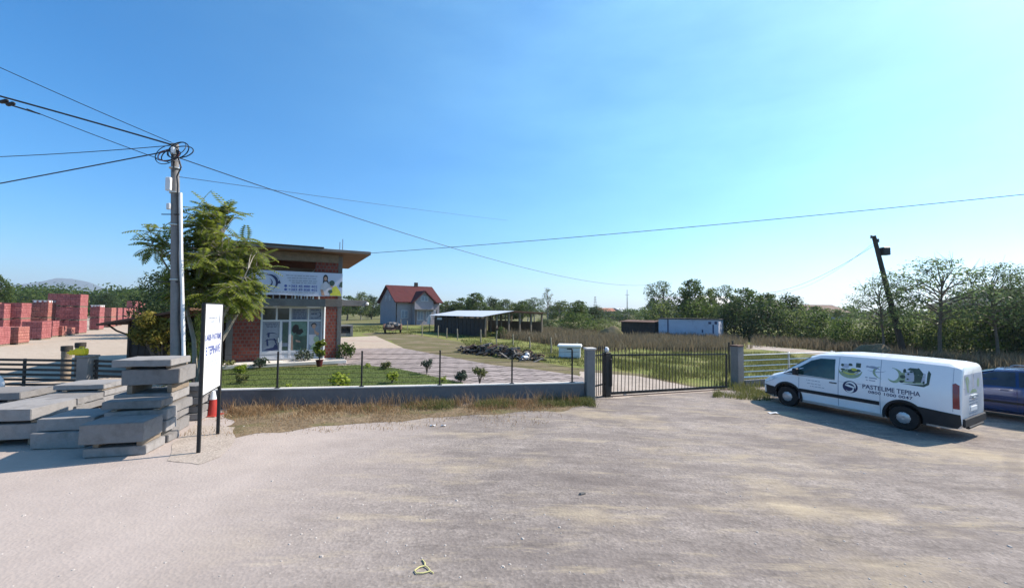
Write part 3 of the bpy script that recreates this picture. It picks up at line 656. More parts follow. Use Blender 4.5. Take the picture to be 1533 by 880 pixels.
def fline(mb, x0, x1, y, h, rng, gap=0.03, lo=.08, hi=.22, mi=0):   # an unreadable line of print: word-long strokes
    x = x0
    while x < x1 - .02:
        l = min(rng.uniform(lo, hi), x1 - x); frect(mb, x, y, x + l, y + h, mi); x += l + gap
def ftext(mb, s, x, y, width, height, bold=0.01, mi=0):
    cu = bpy.data.curves.new('lettering', 'FONT'); cu.body = s; cu.size = 1.0; cu.offset = bold; cu.resolution_u = 2
    o = bpy.data.objects.new('lettering', cu); COL.objects.link(o)
    dg = bpy.context.evaluated_depsgraph_get(); me = bpy.data.meshes.new_from_object(o.evaluated_get(dg))
    xs = [v.co.x for v in me.vertices]; ys = [v.co.y for v in me.vertices]
    sx = width / (max(xs) - min(xs)); sy = height / (max(ys) - min(ys)); b = len(mb.v)
    mb.v += [(x + (v.co.x - min(xs)) * sx, y + (v.co.y - min(ys)) * sy, 0) for v in me.vertices]
    me.calc_loop_triangles()
    for p in me.loop_triangles: mb.f.append(tuple(b + i for i in p.vertices)); mb.m.append(mi)
    bpy.data.objects.remove(o); bpy.data.curves.remove(cu); bpy.data.meshes.remove(me)
def ftextm(mb, s, x, y, width, height, bold=0.01):     # the built-in font fills a bold M wrongly: draw that letter as a polygon
    cw = lambda c: {'I': .42, 'M': 1.15, ' ': .55, '-': .55, 'J': .55}.get(c, .86)
    k = width / sum(cw(c) for c in s); run = ''; x0 = x
    for c in s + '\0':
        if c in 'M\0':
            wd = sum(cw(q) for q in run) * k
            if run.strip():
                lead = (len(run) - len(run.lstrip())) * .55 * k
                ftext(mb, run.strip(), x0 + lead + .05 * k, y, wd - lead - .12 * k, height, bold)
            x0 += wd; run = ''
            if c == 'M':
                a, b_, t_ = x0 + .06 * k, x0 + 1.05 * k, .17 * k; md = (a + b_) / 2; h = height
                for q in ([(a, y), (a + t_, y), (a + t_, y + h), (a, y + h)], [(b_ - t_, y), (b_, y), (b_, y + h), (b_ - t_, y + h)], [(a + t_, y + h), (a + t_, y + h * .68), (md, y + h * .22), (md, y + h * .52)], [(b_ - t_, y + h), (md, y + h * .52), (md, y + h * .22), (b_ - t_, y + h * .68)]): flat(mb, q)
                x0 += 1.15 * k
        else: run += c
def stand(mb, fn): mb.v = [tuple(fn(p[0], p[1])) for p in mb.v]; return mb

# ------------------------------------------------------------------ low wall with its wire fence
L = wb.length; ax = math.atan2(wb.y, wb.x)
wr = empty('wire_fence', WL, ax, 'low grey rendered wall topped by black posts and wire in front of the lawn', 'fence')
m = MB(); m.bb((0, 0, -.2), (L, .18, .47), .006); m.build('wall_base', M['wallconc'], wr)
m = MB(); m.bb((0, -.012, .47), (L, .20, .50), .004); m.build('wall_cap', M['cap'], wr)  # much paler than the wall: the sunlit top edge is put into its colour
pxs = [417, 543, 660, 768, 858]; tl = []
for px in (352, *pxs):
    rt = (px - CX) / FPX       # where the ray crosses the wall line
    s = (rt * WL.y - WL.x) / (wb.x - rt * wb.y); tl.append(s * L)
    if px != 352:
        m = MB(); m.box((s * L, .09, .97), (.042, .042, .96), 0, .004); m.box((s * L, .09, .505), (.12, .12, .012)); m.lathe([(.03, 1.45), (.03, 1.465), (.012, 1.48)], (s * L, .09, 0), 8); m.build('post', M['iron'], wr)
m = MB()
for z in (.62, .75, .88, 1.0, 1.13, 1.26, 1.4):
    pts = []
    for k in range(len(tl) - 1):
        for q in range(4): t = q / 4; pts.append((tl[k] + (tl[k + 1] - tl[k]) * t, .09, z - .025 * math.sin(math.pi * t)))
    pts = [(1.2, .09, z)] + pts + [(tl[-1], .09, z), (L - .14, .09, z)]
    m.tube(pts, .0055, 4)
m.build('wire_strands', M['iron'], wr)

# ------------------------------------------------------------------ gate
def pillar(name, p, w, h, rz, label, capm):
    r = empty(name, p, rz, label, 'pillar'); m = MB(); m.box((0, 0, h / 2 - .1), (w, w, h + .2), 0, .012); m.build('shaft', M['conc'], r)
    m = MB(); m.box((0, 0, h + .03), (w + .05, w + .05, .055), 0, .012); m.build('cap', capm, r); return r
ga = math.atan2(GR.y - GP.y, GR.x - GP.x); gl = (GR - GP).length
LP = Vector((2.34, 12.47, g(2.3)))
pillar('gate_pillar', LP, .26, 1.52, ax, 'grey concrete pillar where the wire fence meets the small fixed gate panel', M['cap'])
pillar('gate_pillar', RP, .34, 1.56, ga, 'grey concrete pillar with dark cap at the right end of the sliding gate', M['rust'])
gd = (GR - GP).normalized()
# fixed panel
pw = (GP - LP); pa = math.atan2(pw.y, pw.x); pl = pw.length
fp = empty('fixed_gate', LP, pa, 'narrow fixed panel of black bars between pillar and black gate post', 'gate')
for z in (.38, 1.30): m = MB(); m.bb((.15, -.02, z), (pl - .12, .02, z + .04)); m.build('rail', M['iron'], fp)
m = MB()
for k in range(6):
    x = .2 + (pl - .36) * k / 5; m.box((x, -.03, .8), (.018, .016, 1.4), 0); m.lathe([(.016, 1.5), (.02, 1.54), (.002, 1.62)], (x, -.03, 0), 5)
m.build('bars', M['iron'], fp)
gp = empty('gate_post', GP, ga, 'thick black steel post carrying the sliding gate with a pale knob on top', 'post')
m = MB(); m.bb((-.10, -.10, -.1), (.10, .10, 1.40), .01); m.bb((-.14, -.14, -.02), (.14, .14, .02), .004); m.bb((.06, -.13, .35), (.13, -.09, 1.2), .004); m.build('shaft', M['iron'], gp)
m = MB(); m.lathe([(.03, 1.40), (.07, 1.43), (.085, 1.49), (.06, 1.55), (.01, 1.57)], (.0, 0, 0), 12); m.build('knob', M['dirtywhite'], gp, True)
sg = empty('sliding_gate', GP + gd * .13 + Vector((0, -.02, 0)), ga, 'long black sliding gate of thin vertical bars with pointed tops', 'gate')
sg.rotation_euler = (0, math.asin((GP.z - GR.z) / gl), ga)
gl -= .18
m = MB(); m.bb((.0, -.025, .07), (gl, .025, .15)); m.build('bottom_rail', M['iron'], sg)
m = MB(); m.bb((.0, -.022, 1.29), (gl, .022, 1.335)); m.build('top_rail', M['iron'], sg)
for x in (.022, gl - .022): m = MB(); m.bb((x - .022, -.024, .15), (x + .022, .024, 1.29)); m.build('end_stile', M['iron'], sg)
m = MB()
for k in range(36):
    x = .12 + (gl - .24) * k / 35; m.box((x, -.033, .82), (.018, .014, 1.34), 0); m.lathe([(.010, 1.48), (.017, 1.51), (.002, 1.58)], (x, -.033, 0), 5)
m.build('bars', M['iron'], sg)
for x in (.6, gl - .6): m = MB(); m.lathe([(.05, -.02), (.06, -.01), (.06, .01), (.05, .02)], (x, 0, .055), 14, Matrix.Rotation(R(90), 4, 'X')); m.build('roller', M['silver'], sg)
m = MB(); m.bb((-.6, -.05, -.02), (gl + .2, .05, .025)); m.build('floor_track', M['rust'], sg)
for i, (px, Y) in enumerate(((1090.5, 19.4), (1096, 19.0))):
    o = empty('guide_post', BX(px, Y), ga, ('left' if i == 0 else 'right') + ' of two slim dark posts just behind the right gate pillar', 'post', 'guide posts')
    m = MB(); h = D(px, 513 - 2 * i, Y).z - o.location.z; m.bb((-.03, -.03, -.05), (.03, .03, h), .006); m.bb((-.045, -.045, h), (.045, .045, h + .03), .004); m.build('shaft', M['darkpole'], o)
# right fence
rfa = math.atan2(FD.y, FD.x)
rf = empty('rail_fence', RP + FD * .17, rfa, 'silver horizontal tube fence on a low concrete wall behind the van', 'fence'); rl = 5.2
m = MB(); m.bb((0, -.09, -.3), (rl, .09, .22), .006); m.build('wall_base', M['conc'], rf)
for k in range(3): m = MB(); x = .08 + k * 2.5; m.bb((x - .03, -.03, .22), (x + .03, .03, 1.28), .005); m.build('post', M['silver'], rf)
for z in (.34, .56, .78, 1.0, 1.22):
    m = MB(); m.tube([(0.02, -.05, z), (rl, -.05, z)], .019 if z > .4 else .038, 8); m.build('rail', M['silver'], rf, True)

# ------------------------------------------------------------------ fence on the left with its pillar
FP_ = BX(136, 12.6); lfa = R(-3)
pillar('fence_pillar', FP_, .34, 1.13, 0, 'square grey concrete pillar in the middle of the black slat fence', M['conc'])
for (x0, x1, lb) in ((-18.5, FP_.x - .22, 'black horizontal slat fence left of the concrete pillar'), (FP_.x + .22, -9.15, 'short black slat fence between the concrete pillar and the low wall')):
    y0 = FP_.y + (FP_.x - x0) * .05; y1 = FP_.y + (FP_.x - x1) * .16 if x1 > FP_.x else FP_.y + .01
    dv = Vector((x1 - x0, y1 - y0, 0)); o = empty('slat_fence', (x0, y0, 0), math.atan2(dv.y, dv.x), lb, 'fence', 'black slat fences'); ln = dv.length
    n = max(2, int(ln / 1.6) + 1)
    for k in range(n): m = MB(); x = .04 + (ln - .08) * k / (n - 1); m.bb((x - .03, 0, -.1), (x + .03, .06, 1.06), .005); m.build('post', M['iron'], o)
    m = MB()
    for z in (.13, .28, .43, .58, .73, .88, 1.02): m.bb((0, -.025, z - .036), (ln, -.002, z + .036), .003)
    m.build('slats', M['iron'], o)
# yellow canister lying on the pillar
yc = empty('yellow_canister', FP_ + Vector((-.20, -.03, 1.189)), R(5), 'bright yellow plastic canister lying on the concrete fence pillar', 'canister')
yc.scale = (.8, .8, .8)
m = MB(); m.bb((-.16, -.13, 0), (.22, .13, .26), .05); m.prism([(-.12, .02), (.12, .02), (.09, .2), (-.09, .2)], 'x', -.30, -.14); m.build('body', M['yellow'], yc, True)
m = MB(); m.tube([(-.30, 0, .12), (-.40, 0, .10), (-.46, 0, .08)], [.05, .04, .03], 8); m.build('spout', M['yellow'], yc, True)
m = MB(); m.tube([(-.05, 0, .24), (-.03, 0, .31), (.10, 0, .31), (.13, 0, .24)], .02, 6); m.build('handle', M['yellow'], yc, True)
for i, (px, top, lb) in enumerate(((104, 518, 'brown dark rimmed barrel behind the fence, left of the pair'), (124, 513, 'brown dark rimmed barrel behind the fence pillar, taller of the pair'))):
    Y = 15.0 + i * .8; p = BX(px, Y); h = D(px, top, Y).z
    o = empty('barrel', p, 0, lb, 'barrel', 'barrels behind the fence')
    m = MB(); m.lathe([(.12, 0), (.13, .05), (.14, h * .3), (.13, h * .32), (.14, h * .36), (.14, h * .65), (.13, h * .67), (.14, h * .7), (.14, h), (.11, h), (.11, h - .08)], (0, 0, 0), 18); m.build('body', M['wood'], o, True)
    m = MB(); m.lathe([(.145, h - .17), (.16, h - .16), (.16, h), (.145, h + .01)], (0, 0, 0), 18); m.build('rim', M['darkpole'], o, True)
# red wheel at the very edge
wp = BX(-2, 12.0); rw = empty('red_wheel', wp + Vector((-.15, 0, .36)), R(10), 'red rimmed wheel leaning against the slat fence at the left edge', 'wheel')
for rr, t, mm, nm in ((.34, .05, 'dirtywhite', 'tyre'), (.22, .025, 'redplastic', 'rim')):
    m = MB(); m.tube([(rr * math.cos(6.2832 * k / 24), 0, rr * math.sin(6.2832 * k / 24)) for k in range(25)], t, 8, cap=False); m.build(nm, M[mm], rw, True)
m = MB(); m.lathe([(.05, -.05), (.06, 0), (.05, .05)], (0, 0, 0), 10, Matrix.Rotation(R(90), 4, 'X'))
for k in range(6): a = k * math.pi / 3; m.tube([(0, 0, 0), (.22 * math.cos(a), 0, .22 * math.sin(a))], .012, 5)
m.build('spokes', M['redplastic'], rw)

# ------------------------------------------------------------------ stacked concrete slabs
def slab_mesh(w, d, h, seed, nm='concrete_slab'):
    rng = random.Random(seed); bm = bmesh.new(); bmesh.ops.create_cube(bm, size=1); bmesh.ops.scale(bm, vec=(w, d, h), verts=bm.verts)
    bmesh.ops.bevel(bm, geom=bm.edges[:], offset=.010, segments=2, affect='EDGES')
    bmesh.ops.subdivide_edges(bm, edges=[e for e in bm.edges if e.calc_length() > .3], cuts=5, use_grid_fill=True)
    for v in bm.verts:
        n_ = noise.noise_vector(v.co * 7 + Vector((seed, 0, 0))); v.co += n_ * .009
        if rng.random() < .06 and abs(v.co.z) > h * .35: v.co *= .97
    me = bpy.data.meshes.new(nm); bm.to_mesh(me); bm.free(); return me
SG = 'stacked concrete slabs beside the sign'
def stack(px, Yb, w, d, rz, spec, where, seed, right=True):
    """spec from the bottom: ('s', h) slab, ('g', h) gap on two timbers; px = right front corner on the ground"""
    P0 = G(px, Yb); rng = random.Random(seed); z = 0.006; ns = sum(1 for k, _ in spec if k == 's'); i = 0; gi = 0
    ca, sa = math.cos(rz), math.sin(rz)
    for kind, h in spec:
        jx, jy, jr = rng.uniform(-.07, .07), rng.uniform(-.06, .06), rng.uniform(-.045, .045)
        c = P0 + Vector((ca * (-w / 2 + jx) - sa * (d / 2 + jy), sa * (-w / 2 + jx) + ca * (d / 2 + jy), z + h / 2))
        if kind == 's':
            i += 1
            me = slab_mesh(w * rng.uniform(.95, 1.0), d, h - .014, seed * 10 + i); me.materials.append(M['slab'] if rng.random() < .6 else M['slab2'])
            o = link(bpy.data.objects.new('concrete_slab', me)); o.location = c; o.rotation_euler = (0, 0, rz + jr)
            pos = 'topmost' if i == ns else ('bottom' if i == 1 else ORD[i - 1] + ' from the bottom')
            tag(o, 'grey concrete slab, %s in the %s' % (pos, where), 'concrete slab', SG)
        else:
            gi += 1
            for k, s in enumerate((-.34, .34)):
                m = MB(); m.box((0, 0, 0), (.09, d * .9, h - .004), 0, .006); o = m.build('timber_bearer', M['wood'])
                o.location = c + Vector((ca * s * w, sa * s * w, 0)); o.rotation_euler = (0, 0, rz)
                tag(o, '%s timber under %s gap of the %s' % ('left' if k == 0 else 'right', ORD[gi - 1], where), 'timber', 'timber bearers between slabs')
        z += h
stack(221, 682, .97, .60, R(12), [('s', .17), ('g', .08), ('s', .35)], 'low front stack nearest the sign', 1)
stack(247, 664, 1.0, .40, R(14), [('s', .15), ('g', .06), ('s', .22), ('s', .22), ('g', .03), ('s', .16)], 'middle stack just behind the low front stack', 2)
stack(259, 653, 1.0, .82, R(16), [('s', .24), ('g', .04), ('s', .17), ('s', .20), ('g', .03), ('s', .2), ('g', .17), ('s', .32), ('g', .05), ('s', .15)], 'tall stack behind the sign post', 3)
stack(302, 629, .8, .55, R(16), [('s', .16), ('s', .16), ('g', .04), ('s', .16), ('s', .16), ('s', .14)], 'short stack behind the tall one', 9)
stack(136, 669, .92, .85, R(10), [('s', .30), ('s', .24)], 'second stack from the left at the front', 4)
stack(52, 668, 1.05, 1.15, R(9), [('g', .12), ('s', .30), ('g', .05), ('s', .23)], 'leftmost front stack', 5)
stack(113, 647, 1.05, .75, R(10), [('s', .18), ('s', .18), ('g', .05), ('s', .14), ('s', .15)], 'third row stack behind the second one', 7)
stack(155, 633, 1.0, .8, R(12), [('s', .18), ('s', .18), ('g', .06), ('s', .16), ('s', .14), ('g', .03), ('s', .12)], 'back stack left of the tall one', 8)
stack(24, 640, 1.1, .9, R(9), [('s', .18), ('s', .18), ('s', .18), ('g', .05), ('s', .17)], 'left back stack', 6)
# ------------------------------------------------------------------ sign on two posts
A, B = G(297, 678), G(326, 650); sv = B - A; sa_ = math.atan2(sv.y, sv.x); sl_ = sv.length
sn = empty('advertising_sign', A, sa_, 'tall white advertising board on two black posts facing the sun', 'sign')
zt = 2.70
for x in (0, sl_): m = MB(); m.bb((x - .028, -.028, -.1), (x + .028, .028, zt), .004); m.build('post', M['iron'], sn)
m = MB(); m.bb((.03, -.012, 1.02), (sl_ - .03, .012, zt), .002); m.build('board', M['whitepaint'], sn)
m = MB(); m.bb((.028, -.02, zt), (sl_ - .028, .02, zt + .02)); m.bb((.028, -.02, 1.0), (sl_ - .028, .02, 1.02)); m.build('frame', M['iron'], sn)
sm = lambda u, v: (u, -.016, v)
rng = random.Random(5)
m = MB(); ftextm(m, 'LARJE-PASTRIMI', .10, 1.97, 1.02, .155, .015); ftext(m, 'E TEPIHAVE', .16, 1.73, .92, .165, .02); stand(m, sm).build('lettering', M['bluetext'], sn, fix=False)
m = MB(); fline(m, .28, .82, 2.42, .03, rng); fline(m, .42, .70, 2.35, .025, rng); farc(m, .80, 2.42, .17, -70, 80, .04, .04, sy=.9); farc(m, .80, 2.40, .21, -60, 20, .02, .03); fline(m, .6, .8, 2.25, .02, rng); stand(m, sm).build('logo', M['greyprint'], sn, fix=False)
m = MB()
for k, v in enumerate((1.57, 1.50, 1.42, 1.35, 1.28, 1.21, 1.14)): fline(m, .14 + .05 * (k % 3), 1.05 - .06 * (k % 2), v, .035 if k < 2 else .022, rng)
stand(m, sm).build('small_print', M['paleprint'], sn, fix=False)
# red and white cone behind the sign
cp = G(318, 622); cn = empty('traffic_cone', cp, 0, 'red traffic cone with white top standing behind the sign', 'cone')
m = MB(); m.bb((-.17, -.17, 0), (.17, .17, .03), .008); m.lathe([(.13, .03), (.075, .40)], (0, 0, 0), 16); m.build('body', M['redplastic'], cn, True)
m = MB(); m.lathe([(.078, .40), (.04, .60), (.02, .61)], (0, 0, 0), 16); m.build('top_band', M['dirtywhite'], cn, True)

# ------------------------------------------------------------------ utility pole with its coils
PB = Vector((BX(270, 12.9).x, 12.9, 0)); PT = D(262, 216, 12.9)
up_ = empty('utility_pole', PB, 0, 'grey utility pole with loops of black cable at its top', 'utility pole')
pt = PT - PB
def on(t, dx=0, dy=0): return (pt.x * t + dx, pt.y * t + dy, pt.z * t)
m = MB(); m.tube([(0, 0, -.3)] + [on(t) for t in (.02, .25, .5, .75, 1.0)], [.165, .16, .145, .13, .115, .10], 12); m.build('shaft', M['polecon'], up_, True)
rng = random.Random(8)
for i in range(7):
    a = rng.uniform(-.5, .5); r1, r2 = rng.uniform(.22, .42), rng.uniform(.20, .36); cx_ = (.28 if i % 2 else -.12) + rng.uniform(-.1, .1); cz_ = pt.z - .28 + rng.uniform(-.15, .1)
    ps = [(pt.x + cx_ + r1 * math.cos(q), -.16 + .12 * math.sin(q + a) , cz_ + r2 * math.sin(q)) for q in [6.2832 * k / 22 for k in range(23)]]
    m = MB(); m.tube(ps, .016 if i % 3 else .012, 6, cap=False); m.build('cable_loop', M['copper'] if i == 2 else M['cable'], up_, True)
m = MB(); m.tube([on(.97, .12, -.1), on(.9, .3, -.14), on(.86, .18, -.16), on(.83, .2, -.15), on(.78, .15, -.1)], .022, 6); m.tube([on(.97, -.1, -.1), on(.93, .1, -.16), on(.88, .05, -.14)], .02, 6)
m.tube([on(.8, .14, -.09), on(.6, .17, -.10), on(.5, .15, -.12), on(.4, .19, -.08), on(.3, .16, -.11), on(.2, .2, -.08), on(.04, .18, -.08)], .018, 6); m.build('down_cable', M['cable'], up_, True)
m = MB(); m.tube([on(.8, .17, -.02), on(.55, .19, -.03), on(.25, .24, -.03), on(.02, .25, -.03)], .055, 8); m.build('conduit', M['dirtywhite'], up_, True)
m = MB(); m.box(on(.965, .07, -.16), (.1, .1, .22), 0, .02); m.box(on(.93, .13, -.14), (.14, .08, .12), R(20), .02); m.build('insulator', M['dirtywhite'], up_)
for t_, d_ in ((.83, (.16, .1, .42)), (.74, (.12, .08, .2))): m = MB(); m.box(on(t_, -.07, -.17), d_, 0, .02); m.build('junction_box', M['dirtywhite'], up_)
for t in (.9, .8, .67, .45): m = MB(); m.lathe([(.15, -.02), (.16, -.01), (.16, .01), (.15, .02)], on(t), 14); m.build('clamp', M['silver'], up_)
for t_, a_ in ((.44, .5), (.71, .35)): m = MB(); m.tube([on(t_, -a_, -.1), on(t_, .2, -.1)], .016, 5); m.build('bracket', M['iron'], up_)

def wire(a, b, r, label, sag=None, mid=None, mat='cable', n=26, group='overhead cables'):
    a, b = Vector(a), Vector(b)
    if mid is not None:
        rt = ray(*mid); q = rt.x / rt.y
        t = (q * a.y - a.x) / ((b.x - a.x) - q * (b.y - a.y)); p = a.lerp(b, t); zz = D(mid[0], mid[1], p.y).z
        sag = (p.z - zz) / (4 * t * (1 - t))
    pts = [a.lerp(b, k / n) - Vector((0, 0, 4 * sag * (k / n) * (1 - k / n))) for k in range(n + 1)]
    m = MB(); m.tube(pts, r, 5); o = m.build('overhead_cable', M[mat], smooth=True, fix=False)
    return tag(o, label, 'cable', group)
TOP = lambda dx, dz: PT + Vector((dx, -.08, dz))
wire(D(-60, 128, 11.2), TOP(-.05, -.05), .026, 'thickest black cable running from the pole top to the upper left', mid=(150, 186))
o = wire(D(-60, 133, 11.0), D(60, 171, 11.6), .022, 'short spliced cable beside the thickest cable at the left edge', sag=.01)
for px, py in ((6, 152), (16, 156)):
    m = MB(); c = D(px, py, 11.2); m.lathe([(.02, -.12), (.05, -.08), (.05, .08), (.02, .12)], c, 8, Matrix.Rotation(R(75), 4, 'Y')); tag(m.build('cable_splice', M['cable'], smooth=True), 'black splice sleeve on the thick cable, %s one' % ('left' if px < 10 else 'right'), 'cable splice', 'cable splices')
wire(D(-60, 74, 11.5), TOP(-.05, .02), .011, 'thin cable highest of those on the left of the pole', sag=.03)
wire(D(40, 163, 11.3), PT + Vector((-.1, -.08, -.62)), .011, 'thin cable sloping down to the pole below its loops', sag=.02)
wire(D(-60, 237, 13.5), TOP(-.1, -.08), .012, 'faint nearly level cable left of the pole', sag=.05)
wire(D(-60, 286, 13.0), TOP(-.1, -.25), .019, 'cable rising to the pole from the lower left edge', mid=(120, 252))
wire(TOP(.15, -.45), D(985, 425, 63), .016, 'long black cable sagging from the pole towards the far trees', mid=(680, 372))
wire(PT + Vector((.12, -.05, -1.05)), D(760, 330, 40), .009, 'faint thin cable leaving the pole below the long sagging cable', mid=(530, 301))

# ------------------------------------------------------------------ dark lean-to with its creeper
Lh = BX(193, 17.0); Rh = BX(252, 16.0)
lt = empty('lean_to', Lh, 0, 'dark wooden lean-to with sloping roof behind the slab stacks', 'hut')
lw_ = Rh.x - Lh.x + .3
m = MB(); m.bb((0, 0, -.1), (.10, .10, 2.2), .01); m.build('post', M['darkwood'], lt)
m = MB(); m.bb((.1, .05, 0), (lw_, .12, 2.0)); m.bb((.05, .12, 0), (.12, 2.2, 2.1))
for k in range(9): m.bb((.12 + k * lw_ / 9.5, .03, 0), (.14 + k * lw_ / 9.5, .05, 2.0))
m.build('plank_wall', M['darkwood'], lt)
m = MB(); m.prism([(-.75, 1.92), (lw_ + .2, 2.55), (lw_ + .2, 2.65), (-.75, 2.0)], 'y', -.55, 2.4); m.build('roof', M['rust'], lt)
m = MB(); m.tube([(-.62, -.2, 1.95), (-.35, -.1, 1.70), (0.05, 0.05, 1.5)], .035, 6); m.build('brace', M['darkwood'], lt)
cr_ = empty('creeper', Lh + Vector((1.35, -.45, 0)), 0, 'yellow and green creeper spilling over the dark lean-to', 'creeper')
rng = random.Random(12); lf = MB(); st = MB()
lb = [(Vector((rng.uniform(-.45, .85), rng.uniform(-.25, .25), rng.uniform(1.3, 2.5))), rng.uniform(.26, .40), .85) for _ in range(14)] + [(Vector((.9, .1, 1.0)), .33, 1.2), (Vector((.2, .1, 1.15)), .3, 1.1)]
leaf_cloud(lf, lb, 3600, .12, rng); lf.build('foliage', M['creeper'], cr_, fix=False)
for c, r, s in lb[:8]: st.tube([(.5, 0, 0), (.5 + (c.x - .5) * .5, 0, c.z * .55), tuple(c)], [.03, .02, .01], 5)
st.build('stem', M['bark'], cr_, fix=False)

# ------------------------------------------------------------------ pallets of bricks
def pallet(P, rz, w, d, h, z0, mat, label, white=False):
    r = empty('brick_pallet', (P.x, P.y, P.z + z0 + .008), rz, label, 'brick pallet', 'pallets of bricks in the yard')
    m = MB()
    for k in range(3): m.bb((-w + .02 + (w - .14) * k / 2, 0.02, 0), (-w + .12 + (w - .14) * k / 2, d - .02, .09))
    for k in range(5): m.bb((-w, .02 + (d - .14) * k / 4, .09), (0, .12 + (d - .14) * k / 4, .115))
    m.build('wooden_pallet', M['wood'], r)
    rng = random.Random(int(P.x * 31 + z0 * 7)); m = MB(); nx, ny, nz = 4, 4, max(2, int(h / .24)); bh = (h - .125) / nz
    for k in range(nz):
        jx, jy = rng.uniform(-.012, .012), rng.uniform(-.012, .012)
        for i in range(nx):
            for j in range(ny):
                if 0 < i < nx - 1 and 0 < j < ny - 1 and k < nz - 1: continue
                if k == nz - 1 and rng.random() < .05: continue
                m.box((-w + w * (i + .5) / nx + jx, d * (j + .5) / ny + jy, .12 + bh * (k + .5)), (w / nx - .012, d / ny - .012, bh - .012), 0, .006)
    m.build('brick_load', mat, r)
    if white:
        m = MB(); m.bb((-w - .015, -.015, h), (.015, d + .015, h + .03), .008)
        for k in range(3): m.bb((-w + .1 + k * w / 3.2, -.02, h - .18 + .03 * k), (-w + .3 + k * w / 3.2, -.014, h)); m.bb((.014, .1 + k * d / 3.2, h - .18), (.02, .3 + k * d / 3.2, h))
        m.build('cover_sheet', M['dirtywhite'], r)
    return r
def pile(px, yb, w, d, hs, where, mat='brickload', white=False, rz=R(24)):
    P = G(px, yb); z = 0; n = len(hs)
    for i, h in enumerate(hs):
        pos = '' if n == 1 else (', topmost' if i == n - 1 else (', bottom' if i == 0 else ', middle'))
        pallet(P, rz, w, d, h, z, M[mat], ('red bricks on a pallet, %s%s' % (where, pos)), white and i == n - 1); z += h + .012
pile(27, 516, 1.15, 1.2, [1.25], 'collapsed front one nearest the fence', 'brickload2')
pile(-4, 519, 1.15, 1.2, [1.3], 'front row at the left edge')
pile(62, 509, 1.2, 1.3, [1.5], 'front row, single with dark side')
pile(78, 505, .8, 1.0, [1.45], 'gap behind the dark sided pallet')
pile(30, 503, 1.35, 1.4, [1.55, 1.5], 'stack beside the white covered one')
pile(4, 504, 1.2, 1.4, [1.5, 1.45], 'second row at left edge')
pile(70, 501, 1.15, 1.3, [1.6, 1.7], 'stack under a white cover', 'brickload2', True)
pile(93, 504, .75, .7, [.95], 'broken stack left of the tallest', 'brickload2')
pile(107, 502, .7, .6, [.75], 'lowest stack before the tallest', 'brickload2')
pile(118, 500, 1.5, 1.5, [1.35, 1.35, 1.3], 'tallest stack of the yard')
pile(97, 497, 1.5, 1.4, [1.4, 1.4, 1.35], 'dark stack behind the tallest')
pile(148, 494, .9, 1.2, [1.45, 1.5], 'narrow white topped stack', 'brickload', True)
for i, (px, yb, k) in enumerate(((166, 490, 2), (176, 488, 2), (185, 486, 2), (193, 484, 2), (201, 482.5, 3), (208, 481, 3), (214, 479.5, 3))):
    pile(px, yb, 1.25, 1.4, [1.35] * k, '%s stack from left in the far row' % ORD[i], 'brickload' if i % 3 else 'brickload2')
for i, (px, yb, k) in enumerate(((18, 492, 2), (48, 491, 2), (-12, 494, 2))):
    pile(px, yb, 1.4, 1.4, [1.6] * k, 'hindmost row, %s from right' % ORD[(1, 0, 2)[i]], 'brickload2')
# ------------------------------------------------------------------ the unfinished shop
YAW = R(29); P0 = Vector((-11.9, 19.65, 0.014))
sh = empty('shop_building', P0, YAW, 'unfinished two storey brick shop with glazed front and flat overhanging roof', 'building')
def part(name, mb, mat, parent=None, smooth=False): return mb.build(name, mat, parent or sh, smooth)
XL, XR, DP = -2.4, 3.56, 7.0
m = MB(); m.bb((-1.08, 0, 0), (-.02, .25, 2.75), .004); part('brick_pier', m, M['brick'])
m = MB(); m.bb((2.72, 0, 0), (3.36, .25, 2.75), .004); part('brick_pier', m, M['brick'])
m = MB(); m.bb((3.363, -.01, 0), (XR, .25, 5.35), .006); part('concrete_column', m, M['conc_dark'])
m = MB(); m.bb((-1.35, -.01, 0), (-1.083, .25, 2.75), .006); part('concrete_column', m, M['conc_dark'])
m = MB(); m.bb((XL, .3, 0), (XL + .25, DP, 2.75)); m.bb((XR - .2, .253, 0), (XR, DP, 2.75)); m.bb((XL + .253, DP - .2, 0), (XR - .203, DP, 2.75)); m.bb((XL, 0, 0), (-2.2, .25, 2.75)); part('brick_wall', m, M['brick'])
m = MB(); m.bb((-2.2, .9, 0.02), (-1.35, .95, 2.7)); part('doorway_panel', m, M['darkwood'])
m = MB(); m.bb((XL - .05, -.55, 2.75), (2.75, .30, 3.12), .01); part('lintel_canopy', m, M['conc_dark'])
m = MB(); m.bb((2.76, -.02, 2.75), (XR + .03, .30, 3.14), .01); m.bb((XL, .303, 2.86), (XR, DP, 3.1)); part('floor_slab', m, M['conc_dark'])
m = MB(); m.bb((XR + .033, .6, 2.82), (XR + 1.35, 1.9, 3.12), .01); part('balcony_slab', m, M['conc'])
m = MB(); m.bb((-1.6, -1.25, 0), (3.7, -.006, .16), .012); part('step', m, M['cap'])
